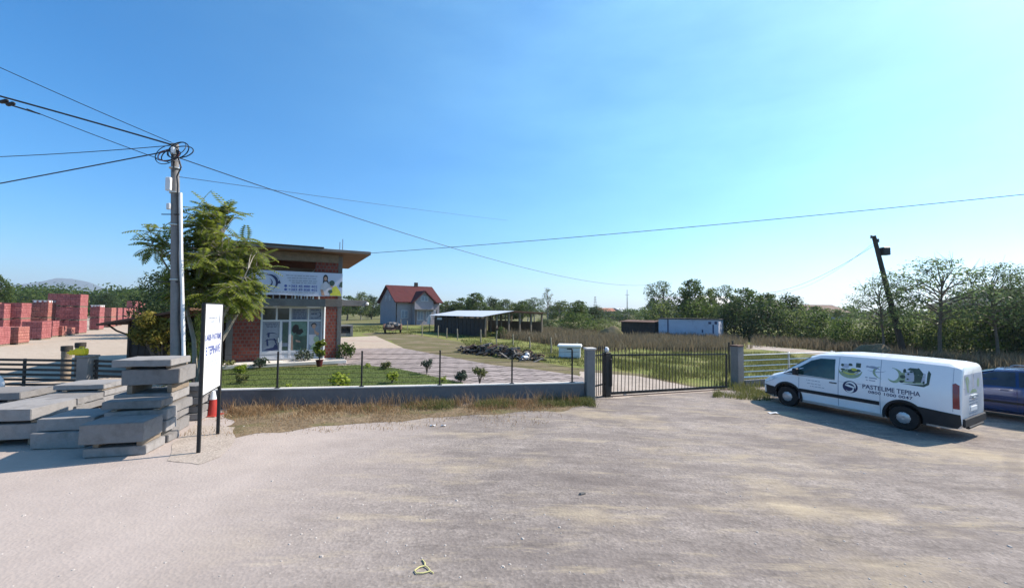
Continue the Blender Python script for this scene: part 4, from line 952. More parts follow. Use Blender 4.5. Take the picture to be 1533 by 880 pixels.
# shop front
ff = MB()
xs_ = [0.0, .09, .62, .72, 1.19, 1.30, 2.02, 2.10, 2.62, 2.70]
def bar(x0, x1, z0, z1, y=0): ff.bb((x0, .05 + y, z0), (x1, .13 + y, z1), .004)
bar(0, .085, .16, 2.74); bar(2.615, 2.70, .16, 2.74); bar(.0851, 2.6149, 2.66, 2.74); bar(.0851, 2.6149, .16, .26, .001); bar(.0851, 2.6149, 2.02, 2.10, .002)
bar(1.19, 1.29, .26, 2.02, .003); bar(1.19, 1.29, 2.10, 2.66, .003); bar(2.0, 2.07, .26, 2.02, .003); bar(2.0, 2.07, 2.10, 2.66, .003); bar(.62, .70, 2.10, 2.66, .003); bar(.80, .90, .26, 2.02, .003); bar(.0851, 2.6149, .50, .60, .005)
SF = part('shop_front', ff, M['pvc'])
m = MB(); m.bb((.086, .075, .262), (2.614, .095, .498)); part('base_panel', m, M['pvc'], SF)
panes = [('door_glass', .086, .60, .799, 2.02, 'film'), ('pane', .901, .60, 1.189, 2.02, 'film'), ('pane', 1.291, .60, 1.999, 2.02, 'filmgreen'), ('pane', 2.071, .60, 2.614, 2.02, 'film'),
         ('pane', .086, 2.10, .619, 2.66, 'glass'), ('pane', .701, 2.10, 1.189, 2.66, 'glass'), ('pane', 1.291, 2.10, 1.999, 2.66, 'film'), ('pane', 2.071, 2.10, 2.614, 2.66, 'film')]
for nm, x0, z0, x1, z1, mt in panes: m = MB(); m.bb((x0, .085, z0), (x1, .10, z1)); part(nm, m, M[mt], SF)
pm = lambda y: (lambda u, v: (u, y, v))
rng = random.Random(3)
m = MB()   # door print: lines and dark strokes
for k, v in enumerate((1.90, 1.82, 1.75)): fline(m, .18 + .04 * k, .72 - .03 * k, v, .025, rng)
farc(m, .48, 1.35, .24, 30, 170, .10, .07, sy=.5); farc(m, .46, 1.02, .28, 10, 165, .10, .09, sy=.5); flat(m, [(.28, .85), (.36, .85), (.32, 1.2), (.25, 1.15)]); flat(m, [(.66, .92), (.74, .84), (.62, 1.2), (.55, 1.22)]); flat(m, [(.30, 1.30), (.38, 1.24), (.40, 1.5), (.30, 1.48)])
flat(m, [(.14, .66), (.5, .63), (.76, .68), (.74, .85), (.62, .93), (.55, .78), (.3, .72)]); stand(m, pm(.082)).build('door_print', M['navy'], SF, fix=False)
m = MB(); frect(m, .93, .98, 1.16, 1.97); frect(m, .93, .62, 1.16, .80); stand(m, pm(.082)).build('dark_strip', M['darkgreenprint'], SF, fix=False)
# printed picture of a person bending over on the middle pane
m = MB(); flat(m, [(1.32, 1.55), (1.36, 1.78), (1.48, 1.88), (1.60, 1.84), (1.64, 1.68), (1.58, 1.52), (1.42, 1.42)]); flat(m, [(1.56, 1.62), (1.78, 1.66), (1.84, 1.5), (1.70, 1.36), (1.50, 1.40)]); stand(m, pm(.082)).build('picture_hair', M['hairprint'], SF, fix=False)
m = MB(); flat(m, [(1.44, 1.38), (1.62, 1.36), (1.72, 1.12), (1.74, .8), (1.70, .64), (1.46, .62), (1.40, .95)]); flat(m, [(1.66, 1.28), (1.98, 1.32), (1.99, .63), (1.76, .62)]); stand(m, pm(.0825)).build('picture_clothes', M['darkgreenprint'], SF, fix=False)
m = MB(); flat(m, [(1.31, .62), (1.40, .62), (1.38, 1.3), (1.31, 1.38)]); flat(m, [(1.50, 1.12), (1.70, 1.05), (1.72, .98), (1.52, 1.02)]); stand(m, pm(.0815)).build('picture_skin', M['skinprint'], SF, fix=False)
m = MB(); farc(m, 2.30, 1.80, .11, -20, 230, .07, .06); stand(m, pm(.0815)).build('picture_hair', M['hairprint'], SF, fix=False)
m = MB(); fell(m, 2.30, 1.76, .08, .11); flat(m, [(2.30, 1.66), (2.42, 1.5), (2.56, 1.42), (2.5, 1.3), (2.34, 1.4)]); stand(m, pm(.082)).build('picture_skin', M['skinprint'], SF, fix=False)
m = MB(); flat(m, [(2.09, 1.36), (2.40, 1.36), (2.42, .9), (2.2, .8), (2.09, .9)]); stand(m, pm(.082)).build('picture_clothes', M['shirtprint'], SF, fix=False)
m = MB(); fell(m, 2.42, 1.12, .13, .16); flat(m, [(2.12, .62), (2.6, .62), (2.58, .85), (2.3, .92)]); stand(m, pm(.0812)).build('picture_green', M['greenprint'], SF, fix=False)
m = MB()
for v in (2.54, 2.44, 2.34, 2.24, 2.15): fline(m, 1.36, 1.94, v, .045, rng, .02)
stand(m, pm(.082)).build('pane_print', M['navy'], SF, fix=False); m = MB()
for v in (2.58, 2.16): fline(m, 2.14, 2.52, v, .03, rng)
farc(m, 2.48, 2.36, .13, -120, 100, .05, .05, sy=.9); fline(m, 2.16, 2.42, 2.37, .05, rng); stand(m, pm(.082)).build('pane_print', M['navy'], SF, fix=False)
m = MB(); m.tube([(.76, .03, 1.02), (.76, .03, 1.24)], .02, 6); m.box((.76, .045, 1.04), (.03, .04, .03)); m.box((.76, .045, 1.22), (.03, .04, .03)); part('door_handle', m, M['whitepaint'], SF)  # white colour stands in for the bright reflection on the handle
m = MB(); m.tube([(2.755, -.05, .16), (2.755, -.05, 2.74)], .045, 8); part('downpipe', m, M['whitepaint'], None, True)
# upper floor
m = MB(); m.bb((2.30, .01, 3.14), (3.36, .26, 5.0), .004); part('brick_pier', m, M['brick'])
m = MB(); m.bb((XL, .01, 3.14), (-1.5, .26, 5.0), .004); part('brick_pier', m, M['brick'])
m = MB(); m.bb((XL - .02, -.02, 5.0), (3.36, .30, 5.42), .008); part('ring_beam', m, M['wood'])
m = MB(); m.bb((XL + .02, 2.6, 3.1), (3.3, 2.7, 4.55)); m.bb((XL + .02, 2.7, 4.55), (3.3, 2.8, 5.42)); part('back_panel', m, M['ply'])
m = MB(); m.bb((-1.49, .8, 4.35), (2.29, .86, 4.72), .004); part('brown_board', m, M['soffit'])
m = MB(); m.box((2.12, .5, 4.42), (.05, .5, .9), 0, 0, mat=Matrix.Rotation(R(38), 4, 'Y')); part('loose_plank', m, M['stake'])
m = MB(); m.bb((XL - .1, -.90, 5.43), (4.80, DP + .4, 5.455)); part('soffit', m, M['soffit'])
m = MB(); m.bb((XL - .1, -.90, 5.458), (4.80, DP + .4, 5.59), .01); part('roof_slab', m, M['conc_dark'])
m = MB(); m.bb((-1.2, -.95, 5.592), (2.6, .3, 5.65), .01); part('roof_membrane', m, M['darkpole'])
for dx in (0, .17): m = MB(); m.tube([(3.42 + dx * .8, .12, 5.58), (3.42 + dx * .8, .12, 6.12 + dx)], .016, 5); part('rebar', m, M['rust'])
for k in range(14): m = MB(); x = -1.4 + k * .27; m.bb((x - .03, .05, 3.12), (x + .03, .11, 4.05), .004); part('baluster', m, M['whitepaint'])
for k in range(5): m = MB(); x = 1.42 + k * .26; m.bb((x - .035, -.46, 3.122), (x + .035, -.40, 3.32), .004); part('short_stub', m, M['whitepaint'])
m = MB(); m.bb((-1.49, .03, 4.05), (2.29, .13, 4.12), .006); part('handrail', m, M['whitepaint'])
# banner hung before the railing
bn = empty('banner', P0 + Matrix.Rotation(YAW, 3, 'Z') @ Vector((0, -.62, 0)), YAW, 'long pale blue banner with phone numbers hung across the upper floor of the shop', 'banner')
X0, X1, Z0, Z1 = -1.25, 3.50, 3.27, 4.42
m = MB(); n_ = 40
for i in range(n_ + 1):
    x = X0 + (X1 - X0) * i / n_; y = .012 * math.sin(x * 5) * 0.5
    m.v += [(x, y, Z0 + .02 * math.sin(x * 2.2)), (x, y, Z1), (x, y + .01, Z0 + .02 * math.sin(x * 2.2)), (x, y + .01, Z1)]
for i in range(n_): a = i * 4; m.f += [(a, a + 4, a + 5, a + 1), (a + 2, a + 3, a + 7, a + 6), (a + 1, a + 5, a + 7, a + 3), (a, a + 2, a + 6, a + 4)]; m.m += [0] * 4
m.build('cloth', M['banner'], bn, True)
bmf = lambda u, v: (u, -.012, v)
m = MB(); farc(m, .28, 3.86, .36, -60, 105, .10, .13); farc(m, .30, 3.80, .34, 200, 300, .09, .07, sy=1.05); farc(m, .22, 3.86, .22, -100, 60, .05, .05); flat(m, [(.62, 3.82), (.74, 3.98), (.80, 3.82)]); stand(m, bmf).build('logo', M['navy'], bn, fix=False)
m = MB(); rng = random.Random(9)
for k, (a, b, v) in enumerate(((1.0, 2.38, 4.20), (1.05, 2.35, 4.08), (1.12, 2.36, 3.96), (1.25, 2.32, 3.86), (.4, 2.3, 3.40))): fline(m, a, b, v, .045, rng, .035)
stand(m, bmf).build('small_print', M['greyprint'], bn, fix=False); m = MB(); farc(m, .28, 3.86, .46, 10, 70, .04, .05); stand(m, bmf).build('logo_swoosh', M['greyprint'], bn, fix=False)
m = MB(); ftext(m, '+383 45 888 402', 1.12, 3.66, 1.24, .12, .012); ftext(m, '+383 49 838 402', 1.12, 3.49, 1.24, .12, .012); fell(m, 1.0, 3.72, .06, .065); fell(m, 1.0, 3.55, .06, .06); stand(m, bmf).build('lettering', M['bluetext'], bn, fix=False)
m = MB(); fell(m, 2.72, 4.16, .11, .17); flat(m, [(2.62, 4.1), (2.60, 3.9), (2.68, 3.86), (2.66, 4.1)]); flat(m, [(2.80, 4.1), (2.88, 3.9), (2.80, 3.86), (2.77, 4.1)]); stand(m, lambda u, v: (u, -.0122, v)).build('printed_hair', M['hairprint'], bn, fix=False)
m = MB(); fell(m, 2.72, 4.13, .07, .10); flat(m, [(2.50, 3.6), (2.62, 3.58), (2.70, 3.3), (2.56, 3.3)]); flat(m, [(2.86, 4.0), (2.98, 3.7), (3.08, 3.68), (2.98, 4.0)]); stand(m, lambda u, v: (u, -.0140, v)).build('printed_skin', M['skinprint'], bn, fix=False)
m = MB(); flat(m, [(2.50, 3.62), (2.54, 3.84), (2.66, 3.95), (2.80, 3.95), (2.92, 3.82), (2.90, 3.3), (2.62, 3.3)]); stand(m, lambda u, v: (u, -.0130, v)).build('printed_shirt', M['shirtprint'], bn, fix=False)
m = MB(); flat(m, [(2.92, 3.3), (3.46, 3.3), (3.40, 3.52), (3.20, 3.80), (3.06, 3.72)]); stand(m, lambda u, v: (u, -.0150, v)).build('printed_yellow_cloth', M['yellowprint'], bn, fix=False)
m = MB(); fell(m, 3.02, 3.92, .12, .14); fell(m, 2.95, 3.5, .10, .09); flat(m, [(3.34, 3.75), (3.50, 3.72), (3.50, 4.02), (3.40, 3.98)]); stand(m, lambda u, v: (u, -.0160, v)).build('printed_dark_shape', M['darkgreenprint'], bn, fix=False)
# round lamp at the end of the balcony slab, low block behind
q = P0 + Matrix.Rotation(YAW, 3, 'Z') @ Vector((XR + 1.36, .62, 2.95))
lp = empty('wall_lamp', q, YAW, 'small round white lamp at the end of the balcony slab', 'lamp')
m = MB(); m.lathe([(.05, -.02), (.09, .02), (.10, .08), (.06, .14), (.01, .16)], (0, -.03, -.08), 12); m.build('globe', M['whitepaint'], lp, True)
m = MB(); m.bb((-.06, -.06, .085), (.05, .05, .12), .004); m.build('bracket', M['iron'], lp)
q = G(517, 504); bk = empty('concrete_block_bin', q, YAW, 'low grey concrete enclosure with a dark opening right of the shop', 'enclosure')
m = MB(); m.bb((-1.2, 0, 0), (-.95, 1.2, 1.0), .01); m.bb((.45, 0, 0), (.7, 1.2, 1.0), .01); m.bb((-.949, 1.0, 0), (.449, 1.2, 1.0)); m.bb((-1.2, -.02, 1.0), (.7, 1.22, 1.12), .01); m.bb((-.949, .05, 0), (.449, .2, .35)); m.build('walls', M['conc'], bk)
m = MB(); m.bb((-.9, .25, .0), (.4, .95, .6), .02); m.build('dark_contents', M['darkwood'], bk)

# ------------------------------------------------------------------ garden plants
def shrub(name, px, py, h, r, mat, n, leaf, label, cat='plant', pot=None, group=None, sq=1.0, stem=False):
    p = G(px, py); p.z += .016; o = empty(name, p, 0, label, cat, group); rng = random.Random(int(px)); z0 = 0
    if pot:
        m = MB(); m.lathe([(pot * .72, 0), (pot, .30 * pot / .17), (pot * 1.12, .30 * pot / .17), (pot * 1.12, .35 * pot / .17), (pot * .9, .35 * pot / .17)], (0, 0, 0), 14); m.build('pot', M['redpot'], o, True); z0 = .33 * pot / .17
    st = MB(); lf = MB(); lb = []
    for k in range(6):
        a = k * 2.4; q = Vector((math.cos(a) * r * .5, math.sin(a) * r * .5, z0 + h * rng.uniform(.55 if stem else .3, .85))); lb.append((q, r * .55, sq)); st.tube([(0, 0, z0), (q.x * .4, q.y * .4, q.z * .6 + z0 * .4), tuple(q)], [.018, .012, .006], 5)
    leaf_cloud(lf, lb, n, leaf, rng); lf.v = [(a, b, max(c, .02)) for a, b, c in lf.v]
    st.build('stem', M['bark'], o, fix=False); lf.build('foliage', mat, o, fix=False); return o
shrub('garden_plant', 508, 580, .46, .34, M['lime'], 420, .14, 'largest bright lime green plant on the lawn near the wall')
shrub('garden_plant', 587, 574, .34, .22, M['lime'], 260, .12, 'smaller lime green plant on the lawn right of the biggest one')
shrub('garden_plant', 359, 560, .36, .24, M['lime'], 200, .13, 'lime green plant at the dark doorway left of the shop')
shrub('garden_plant', 361, 574, .24, .22, M['greengrass'], 140, .12, 'low ragged plant at the left end of the lawn')
shrub('garden_plant', 431, 583, .14, .14, M['lime'], 90, .08, 'tiny lime green plant just behind the wall')
shrub('garden_plant', 550, 550, .16, .16, M['lime'], 90, .08, 'tiny green plant at the far lawn edge')
shrub('garden_plant', 577, 553, .32, .24, M['greengrass'], 200, .12, 'olive brown bushy plant at the far lawn edge')
shrub('garden_plant', 639, 560, .62, .24, M['shrubleaf'], 240, .10, 'grey leaved upright shrub on the paving', stem=True)
shrub('garden_plant', 690, 572, .44, .22, M['shrubleaf'], 420, .09, 'dense dark conical shrub near the lawn tip')
shrub('garden_plant', 718, 577, .62, .26, M['greengrass'], 300, .10, 'small round headed shrub on a thin stem by the lawn tip', stem=True)
shrub('garden_plant', 663, 572, .18, .14, M['lime'], 100, .07, 'tiny bright plant at the lawn tip')
shrub('garden_plant', 454, 545, .75, .5, M['shrubleaf'], 220, .14, 'grey green spiky plant in front of the shop window')
shrub('garden_plant', 389, 552, .5, .35, M['shrubleaf'], 260, .12, 'grey green plant left of the shop door')
shrub('potted_plant', 478, 549, .95, .26, M['sumac'], 260, .2, 'tall leafy plant in a dark red pot beside the shop window', 'potted plant', .15)
shrub('garden_plant', 517, 541, .85, .48, M['leaf'], 600, .13, 'round green bush at the right corner of the shop')
shrub('garden_plant', 340, 552, .3, .3, M['greengrass'], 160, .12, 'pale green clump before the dark doorway')

# ------------------------------------------------------------------ the far house
HK = BX(594, 75); HY = R(35)
ho = empty('house', HK, HY, 'grey plastered house with dark red gabled roof far behind the shed', 'house')
W, Dp, E_, Rz = 8.4, 9.4, 4.3, 7.4
m = MB(); m.prism([(0, -.3), (W, -.3), (W, E_), (0, E_)], 'y', 0, Dp)
m.prism([(0, E_ - .02), (Dp, E_ - .02), (Dp / 2, Rz - .25)], 'x', 0.0, W); m.build('wall', M['plaster'], ho)
m = MB(); m.prism([(-.6, E_ - .28), (Dp / 2, Rz - .12), (Dp / 2, Rz + .05), (-.6, E_ - .08)], 'x', -.55, W + .5); m.prism([(Dp + .6, E_ - .28), (Dp / 2 + .002, Rz - .12), (Dp / 2 + .002, Rz + .05), (Dp + .6, E_ - .08)], 'x', -.55, W + .5); rf_ = m.build('roof', M['rooftile'], ho)
m = MB(); m.bb((W * .62, Dp / 2 - .3, Rz - .3), (W * .62 + .6, Dp / 2 + .3, Rz + .75), .02); m.build('chimney', M['darkwood'], rf_)
m = MB(); cx0, cx1 = 2.9, 6.6; m.prism([(cx0, -.2), (cx1, -.2), (cx1, E_), (cx0, E_)], 'y', -1.3, -.02); m.prism([(cx0, E_ - .02), (cx1, E_ - .02), ((cx0 + cx1) / 2, 6.1)], 'y', -1.3, 2.2); m.build('front_wing', M['plaster'], ho)
mc = (cx0 + cx1) / 2
m = MB(); m.prism([(cx0 - .6, E_ - .40), (mc, 6.12), (mc, 6.32), (cx0 - .6, E_ - .22)], 'y', -1.75, 2.6); m.prism([(cx1 + .6, E_ - .40), (mc + .002, 6.12), (mc + .002, 6.32), (cx1 + .6, E_ - .22)], 'y', -1.75, 2.6); m.build('wing_roof', M['rooftile'], ho)
def hwin(x, z, w, h, y, nm='window'):
    f = MB(); f.bb((x - .06, y - .05, z - .06), (x + w + .06, y + .02, z + h + .06)); o = f.build(nm, M['pvc'], ho); f = MB(); f.bb((x, y - .065, z), (x + w / 2 - .03, y - .052, z + h)); f.bb((x + w / 2 + .03, y - .065, z), (x + w, y - .052, z + h)); f.build('pane', M['film'], o)
hwin(.9, 1.3, 1.2, 1.3, -.01); hwin(4.1, 4.4, 1.3, .8, -1.31); hwin(3.5, .9, 1.0, 1.6, -1.31); hwin(5.2, .9, .9, 1.6, -1.31); hwin(7.0, 1.3, .9, 1.3, -.01)
m = MB(); m.bb((2.6, -2.4, 2.75), (6.9, -1.31, 2.9)); m.build('balcony', M['conc'], ho)
for x in (2.7, 6.75): m = MB(); m.bb((x, -2.35, -.1), (x + .14, -2.2, 2.75)); m.build('balcony_post', M['darkwood'], ho)
m = MB(); m.tube([(-.05, -.06, -.2), (-.05, -.06, E_ - .3)], .09, 6); m.build('downpipe', M['darkwood'], ho)
for y in (3.4, 5.6):
    f = MB(); f.bb((-.06, y, 4.5), (.02, y + .7, 5.4)); o = f.build('window', M['pvc'], ho); f = MB(); f.bb((-.075, y + .06, 4.56), (-.062, y + .64, 5.34)); f.build('pane', M['film'], o)

# trailer on the grass
tp_ = BX(589, 47.5); tr_ = empty('farm_trailer', tp_, R(12), 'dark loaded farm trailer parked on the grass before the house', 'trailer')
m = MB(); m.bb((-.95, -1.4, .45), (.95, 1.4, .55)); m.bb((-.95, -1.4, .55), (-.89, 1.4, 1.05)); m.bb((.89, -1.4, .55), (.95, 1.4, 1.05)); m.bb((-.889, 1.34, .55), (.889, 1.4, 1.05)); m.bb((-.889, -1.4, .55), (.889, -1.36, .75)); m.build('bed', M['rust'], tr_)
m = MB(); rng = random.Random(2)
for k in range(14): m.box((rng.uniform(-.7, .7), rng.uniform(-1.1, 1.1), rng.uniform(.7, 1.15)), (rng.uniform(.3, .6), rng.uniform(.3, .6), rng.uniform(.1, .3)), rng.uniform(0, 3), .02)
m.build('load', M['conc'], tr_)
for s in (-1, 1): m = MB(); m.lathe([(.2, -.1), (.34, -.09), (.36, 0), (.34, .09), (.2, .1)], (s * .85, 0, .36), 16, Matrix.Rotation(R(90), 4, 'Y')); m.build('wheel', M['black'], tr_, True)
m = MB(); m.tube([(-.4, -1.4, .5), (0, -2.4, .45)], .04, 6); m.tube([(.4, -1.4, .5), (0, -2.4, .45)], .04, 6); m.build('drawbar', M['rust'], tr_)

# ------------------------------------------------------------------ the open shed
SA, SB = G(650, 497), G(725, 505); sd_ = SB - SA; sa2 = math.atan2(sd_.y, sd_.x); sw = sd_.length
# local x along the front wall (away -> near), local y to the right and back
os_ = empty('open_shed', SA, sa2, 'long open shed with a bright sheet roof and dark boarded wall', 'shed')
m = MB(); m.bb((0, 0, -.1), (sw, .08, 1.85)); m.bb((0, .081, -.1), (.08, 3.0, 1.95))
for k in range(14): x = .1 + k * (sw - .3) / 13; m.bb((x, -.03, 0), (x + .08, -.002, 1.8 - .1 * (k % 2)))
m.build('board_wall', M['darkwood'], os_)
m = MB(); m.prism([(-.5, 2.03), (3.3, 2.62), (3.3, 2.66), (-.5, 2.07)], 'x', -.4, sw + .35); m.build('sheet_roof', M['sheetroof'], os_)
m = MB(); m.prism([(3.31, 2.56), (7.8, 2.40), (7.8, 2.48), (3.31, 2.66)], 'x', 1.0, sw + .3); m.build('dark_roof', M['rust'], os_)
for y in (0.15, 1.5, 3.0, 4.4, 5.9, 7.4):
    for x in (sw - .1, sw * .5, .15):
        h = 2.06 + .15 * min(y, 3.3) if y < 3.3 else 2.42
        m = MB(); m.bb((x - .09, y - .09, -.2), (x + .09, y + .09, h), .01); m.build('post', M['wood'], os_)
m = MB(); m.bb((.3, 7.5, -.1), (sw - .2, 7.56, 1.45)); m.bb((.1, 3.0, -.1), (.16, 7.5, 2.0)); m.build('back_wall', M['wood'], os_)
m = MB(); m.bb((sw - .17, -.35, 1.92), (sw - .03, -.1, 2.04)); m.prism([(0.1, 2.0), (3.2, 2.48), (3.2, 2.6), (0.1, 2.1)], 'x', sw - .2, sw - .08); m.prism([(3.3, 2.42), (7.6, 2.27), (7.6, 2.39), (3.3, 2.54)], 'x', sw - .2, sw - .08); m.build('beam', M['wood'], os_)
m = MB(); m.bb((.9, -.06, 1.55), (2.2, -.035, 1.80)); m.build('white_board', M['dirtywhite'], os_)
tt = G(644, 497.5); tt = empty('white_tarp', tt, sa2, 'white tarpaulin hanging at the far left corner of the shed', 'tarpaulin')
m = MB(); m.prism([(-1.0, 1.0), (-.1, 1.0), (-.05, 2.0), (-.25, 2.0)], 'y', -.04, .04); m.build('cloth', M['sheetroof'], tt)
m = MB(); m.tube([(-.3, 0, -.05), (-.2, 0, 2.0)], .05, 6); m.build('pole', M['wood'], tt)

# wooden stakes of the field fence
stk = [(600, 498, 478), (632, 503, 483), (656, 505, 487), (669, 506.5, 491), (685, 508.5, 492), (699, 498.5, 490), (720, 514, 493), (743, 515, 495), (768, 517, 500), (793, 522, 504), (825, 529, 505), (863, 534, 512), (832, 512, 500), (610, 494, 480)]
stk.sort()
proto = None
for i, (px, yb, yt) in enumerate(stk):
    p = G(px, yb); h = D(px, yt, p.y).z - p.z
    m = MB(); rr = .055; m.tube([(0, 0, -.15), (random.uniform(-.02, .02), 0, h * .5), (random.uniform(-.05, .05), 0, h)], [rr, rr, rr * .85], 7); m.tube([(0, -.06, h * .75), (0.03, -.06, h * .77)], .02, 4)
    o = m.build('fence_stake', M['stake'], smooth=True); o.location = p; tag(o, 'weathered wooden stake, %s from the left along the field' % ORD[i], 'stake', 'wooden stakes along the field')
# heap of scrap: nobody could count it
rng = random.Random(44); hp = MB()
HA, HB = G(690, 527), G(806, 541)
for k in range(260):
    t = rng.random(); p = HA.lerp(HB, t) + Vector((rng.gauss(0, .2), rng.gauss(.55, .5), 0)); hh = .62 * math.sin(math.pi * min(1, max(.04, t * .86 + .09))) * max(0, 1 - abs(p.y - HA.lerp(HB, t).y - .55) / 1.3)
    z = hh * rng.random() ** .6 + g(p.x); a = rng.uniform(0, 6.28); L_ = rng.uniform(.25, .9); e = rng.uniform(-.5, .5)
    if rng.random() < .35:
        r_ = rng.uniform(.15, .32); ps = [(p.x + r_ * math.cos(q) * math.cos(a), p.y + r_ * math.cos(q) * math.sin(a), max(.03, z + r_ * .7 * math.sin(q) * .8)) for q in [k2 * .5 for k2 in range(rng.randint(5, 11))]]
        hp.tube(ps, rng.uniform(.02, .05), 5, rng.randint(0, 4))
    else:
        hp.box((p.x, p.y, z + .05), (L_, rng.uniform(.05, .22), rng.uniform(.02, .1)), 0, 0, rng.randint(0, 4), Matrix.Rotation(a, 4, 'Z') @ Matrix.Rotation(e, 4, 'Y'))
hp.build('scrap_heap', [M['black'], M['darkwood'], M['rust'], M['conc_dark'], M['wood']]).__setitem__('kind', 'stuff')
bpy.data.objects['scrap_heap']['label'] = 'long low heap of dark tyres strips and broken timber on the grass'
def junk(name, px, py, label, cat, mk, mat, rz):
    p = G(px, py); m = MB(); mk(m); o = m.build(name, M[mat], smooth=False); o.location = p; o.rotation_euler = (0, 0, rz); return tag(o, label, cat)
junk('white_sack', 787, 539, 'white crumpled sack at the right end of the scrap heap', 'sack', lambda m: (m.box((0, 0, .12), (.5, .3, .24), 0, .08), m.box((.12, .05, .3), (.28, .2, .2), .4, .07), m.box((-.3, -.1, .06), (.3, .22, .12), .7, .04)), 'dirtywhite', .5)
junk('dark_drum', 749, 506, 'dark rusty drum standing on the grass behind the scrap heap', 'drum', lambda m: m.lathe([(.38, 0), (.42, .03), (.42, .4), (.40, .43), (.42, .46), (.42, .9), (.44, .93), (.44, .98), (.38, .98), (.38, .92)], (0, 0, 0), 18), 'rust', 0)
# white insulated chest
cc = G(853, 536); ch = empty('white_chest', cc, R(-10), 'old white chest with overhanging lid standing on the grass behind the gate pillar', 'chest')
m = MB(); m.bb((-.62, -.35, .04), (.62, .45, .62), .04); m.bb((-.56, -.3, 0), (-.4, .4, .04)); m.bb((.4, -.3, 0), (.56, .4, .04)); m.build('body', M['dirtywhite'], ch)
m = MB(); m.bb((-.70, -.42, .63), (.70, .52, .80), .05); m.build('lid', M['whitepaint'], ch); m = MB(); m.bb((-.15, -.40, .54), (.15, -.352, .60), .01); m.build('handle', M['iron'], ch)
a, b = G(781, 507.5), G(874, 516); m = MB(); m.box((0, 0, .1), ((b - a).length, .18, .3), 0, .02); o = m.build('concrete_edging', M['cap']); o.location = (a + b) / 2; o.rotation_euler = (0, 0, math.atan2((b - a).y, (b - a).x)); tag(o, 'long pale concrete edging lying along the brown field', 'edging')

# ------------------------------------------------------------------ pale container and dark hut beside it
CA, CB = G(986, 505), G(1076, 509); cd = CB - CA; cl_ = cd.length
ct = empty('container', CA, math.atan2(cd.y, cd.x), 'pale bluish white site container standing in the brown field', 'container')
m = MB(); m.bb((0, 0, .1), (cl_, 2.4, 2.25), .02)
for k in range(22):
    x = 1.35 + k * (cl_ - 1.6) / 22; m.bb((x, -.02, .25), (x + .12, -.002, 2.1), .006)
m.build('body', M['pale_container'], ct)
m = MB(); m.bb((-.12, -.15, 2.252), (cl_ + .12, 2.5, 2.36), .02); m.build('roof', M['darkpole'], ct)
m = MB(); m.bb((1.06, -.035, .15), (1.20, -.004, 2.2)); m.build('corner_strip', M['navy'], ct)
m = MB(); m.bb((cl_ - 1.05, -.03, 1.75), (cl_ - .75, -.003, 2.0)); m.bb((cl_ - .4, -.03, 1.75), (cl_ - .15, -.003, 2.05)); m.bb((cl_ - .62, -.03, .7), (cl_ - .48, -.003, 1.7)); m.bb((cl_ - 1.75, -.03, .75), (cl_ - 1.6, -.003, 1.1)); m.build('dark_fittings', M['navy'], ct)
m = MB(); m.bb((.1, .1, -.15), (.4, 2.3, .1)); m.bb((cl_ - .4, .1, -.15), (cl_ - .1, 2.3, .1)); m.build('skid', M['rust'], ct)
hA = G(930, 502); hB = G(984, 505); hd = hB - hA; hl = hd.length
ht = empty('dark_hut', hA, math.atan2(hd.y, hd.x), 'low dark timber hut left of the pale container', 'hut')
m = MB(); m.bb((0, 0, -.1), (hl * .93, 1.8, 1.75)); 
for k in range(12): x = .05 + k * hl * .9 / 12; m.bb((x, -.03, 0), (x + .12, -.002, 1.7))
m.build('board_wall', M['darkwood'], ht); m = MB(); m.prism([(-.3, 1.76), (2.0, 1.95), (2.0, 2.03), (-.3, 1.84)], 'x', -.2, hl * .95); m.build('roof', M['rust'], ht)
# dark arched mound and dirt heap behind the van
for nm, px, py, w_, h_, mt, lb in (('earth_mound', 1308, 538, 3.0, 1.1, 'soil', 'dark earth mound behind the roof of the van'), ('earth_mound', 915, 503, 3.4, 1.2, 'track', 'pale heap of earth beside the dark hut')):
    p = G(px, py); m = MB(); n = 16
    for j in range(n + 1):
        for i in range(n + 1):
            x, y = (i / n * 2 - 1) * w_ / 2, (j / n * 2 - 1) * w_ * .35; q = max(0, 1 - (x / w_ * 2) ** 2 - (y / w_ / .35) ** 2)
            m.v.append((x, y, h_ * q ** .6 * (1 + .3 * noise.noise(Vector((x * 1.5, y * 1.5, px)))) - .08))
    m.f = [(j * (n + 1) + i, j * (n + 1) + i + 1, (j + 1) * (n + 1) + i + 1, (j + 1) * (n + 1) + i) for j in range(n) for i in range(n)]; m.m = [0] * len(m.f)
    o = m.build(nm, M[mt], smooth=True, angle=180); o.location = p; tag(o, lb, 'mound')
# leaning pole on the right
LB, LT = BX(1352, 29), D(1308, 353, 29); lp_ = empty('leaning_pole', LB, 0, 'dark leaning timber pole with a small box near its top behind the van', 'utility pole'); v = LT - LB
m = MB(); m.tube([tuple(v * t) for t in (-.03, .3, .65, 1.0)], [.20, .18, .15, .13], 10); m.build('shaft', M['darkpole'], lp_, True)
m = MB(); m.box(tuple(v * .87 + Vector((.42, -.1, 0))), (.5, .4, .55), 0, .04); m.box(tuple(v * .87 + Vector((.15, -.05, 0))), (.3, .1, .1)); m.build('box', M['iron'], lp_)
m = MB(); m.lathe([(.06, -.12), (.09, -.05), (.05, 0), (.09, .06), (.03, .14)], tuple(v * .96 + Vector((.22, 0, 0))), 8); m.lathe([(.06, -.1), (.09, -.05), (.05, 0), (.09, .06), (.03, .12)], tuple(v * .99 + Vector((-.18, 0, 0))), 8); m.build('insulator', M['conc_dark'], lp_)
RC = P0 + Matrix.Rotation(YAW, 3, 'Z') @ Vector((4.75, -.85, 5.52))
wire(RC, D(1640, 280, 14), .013, 'single cable crossing the sky from the shop roof to the right edge', mid=(1000, 343))
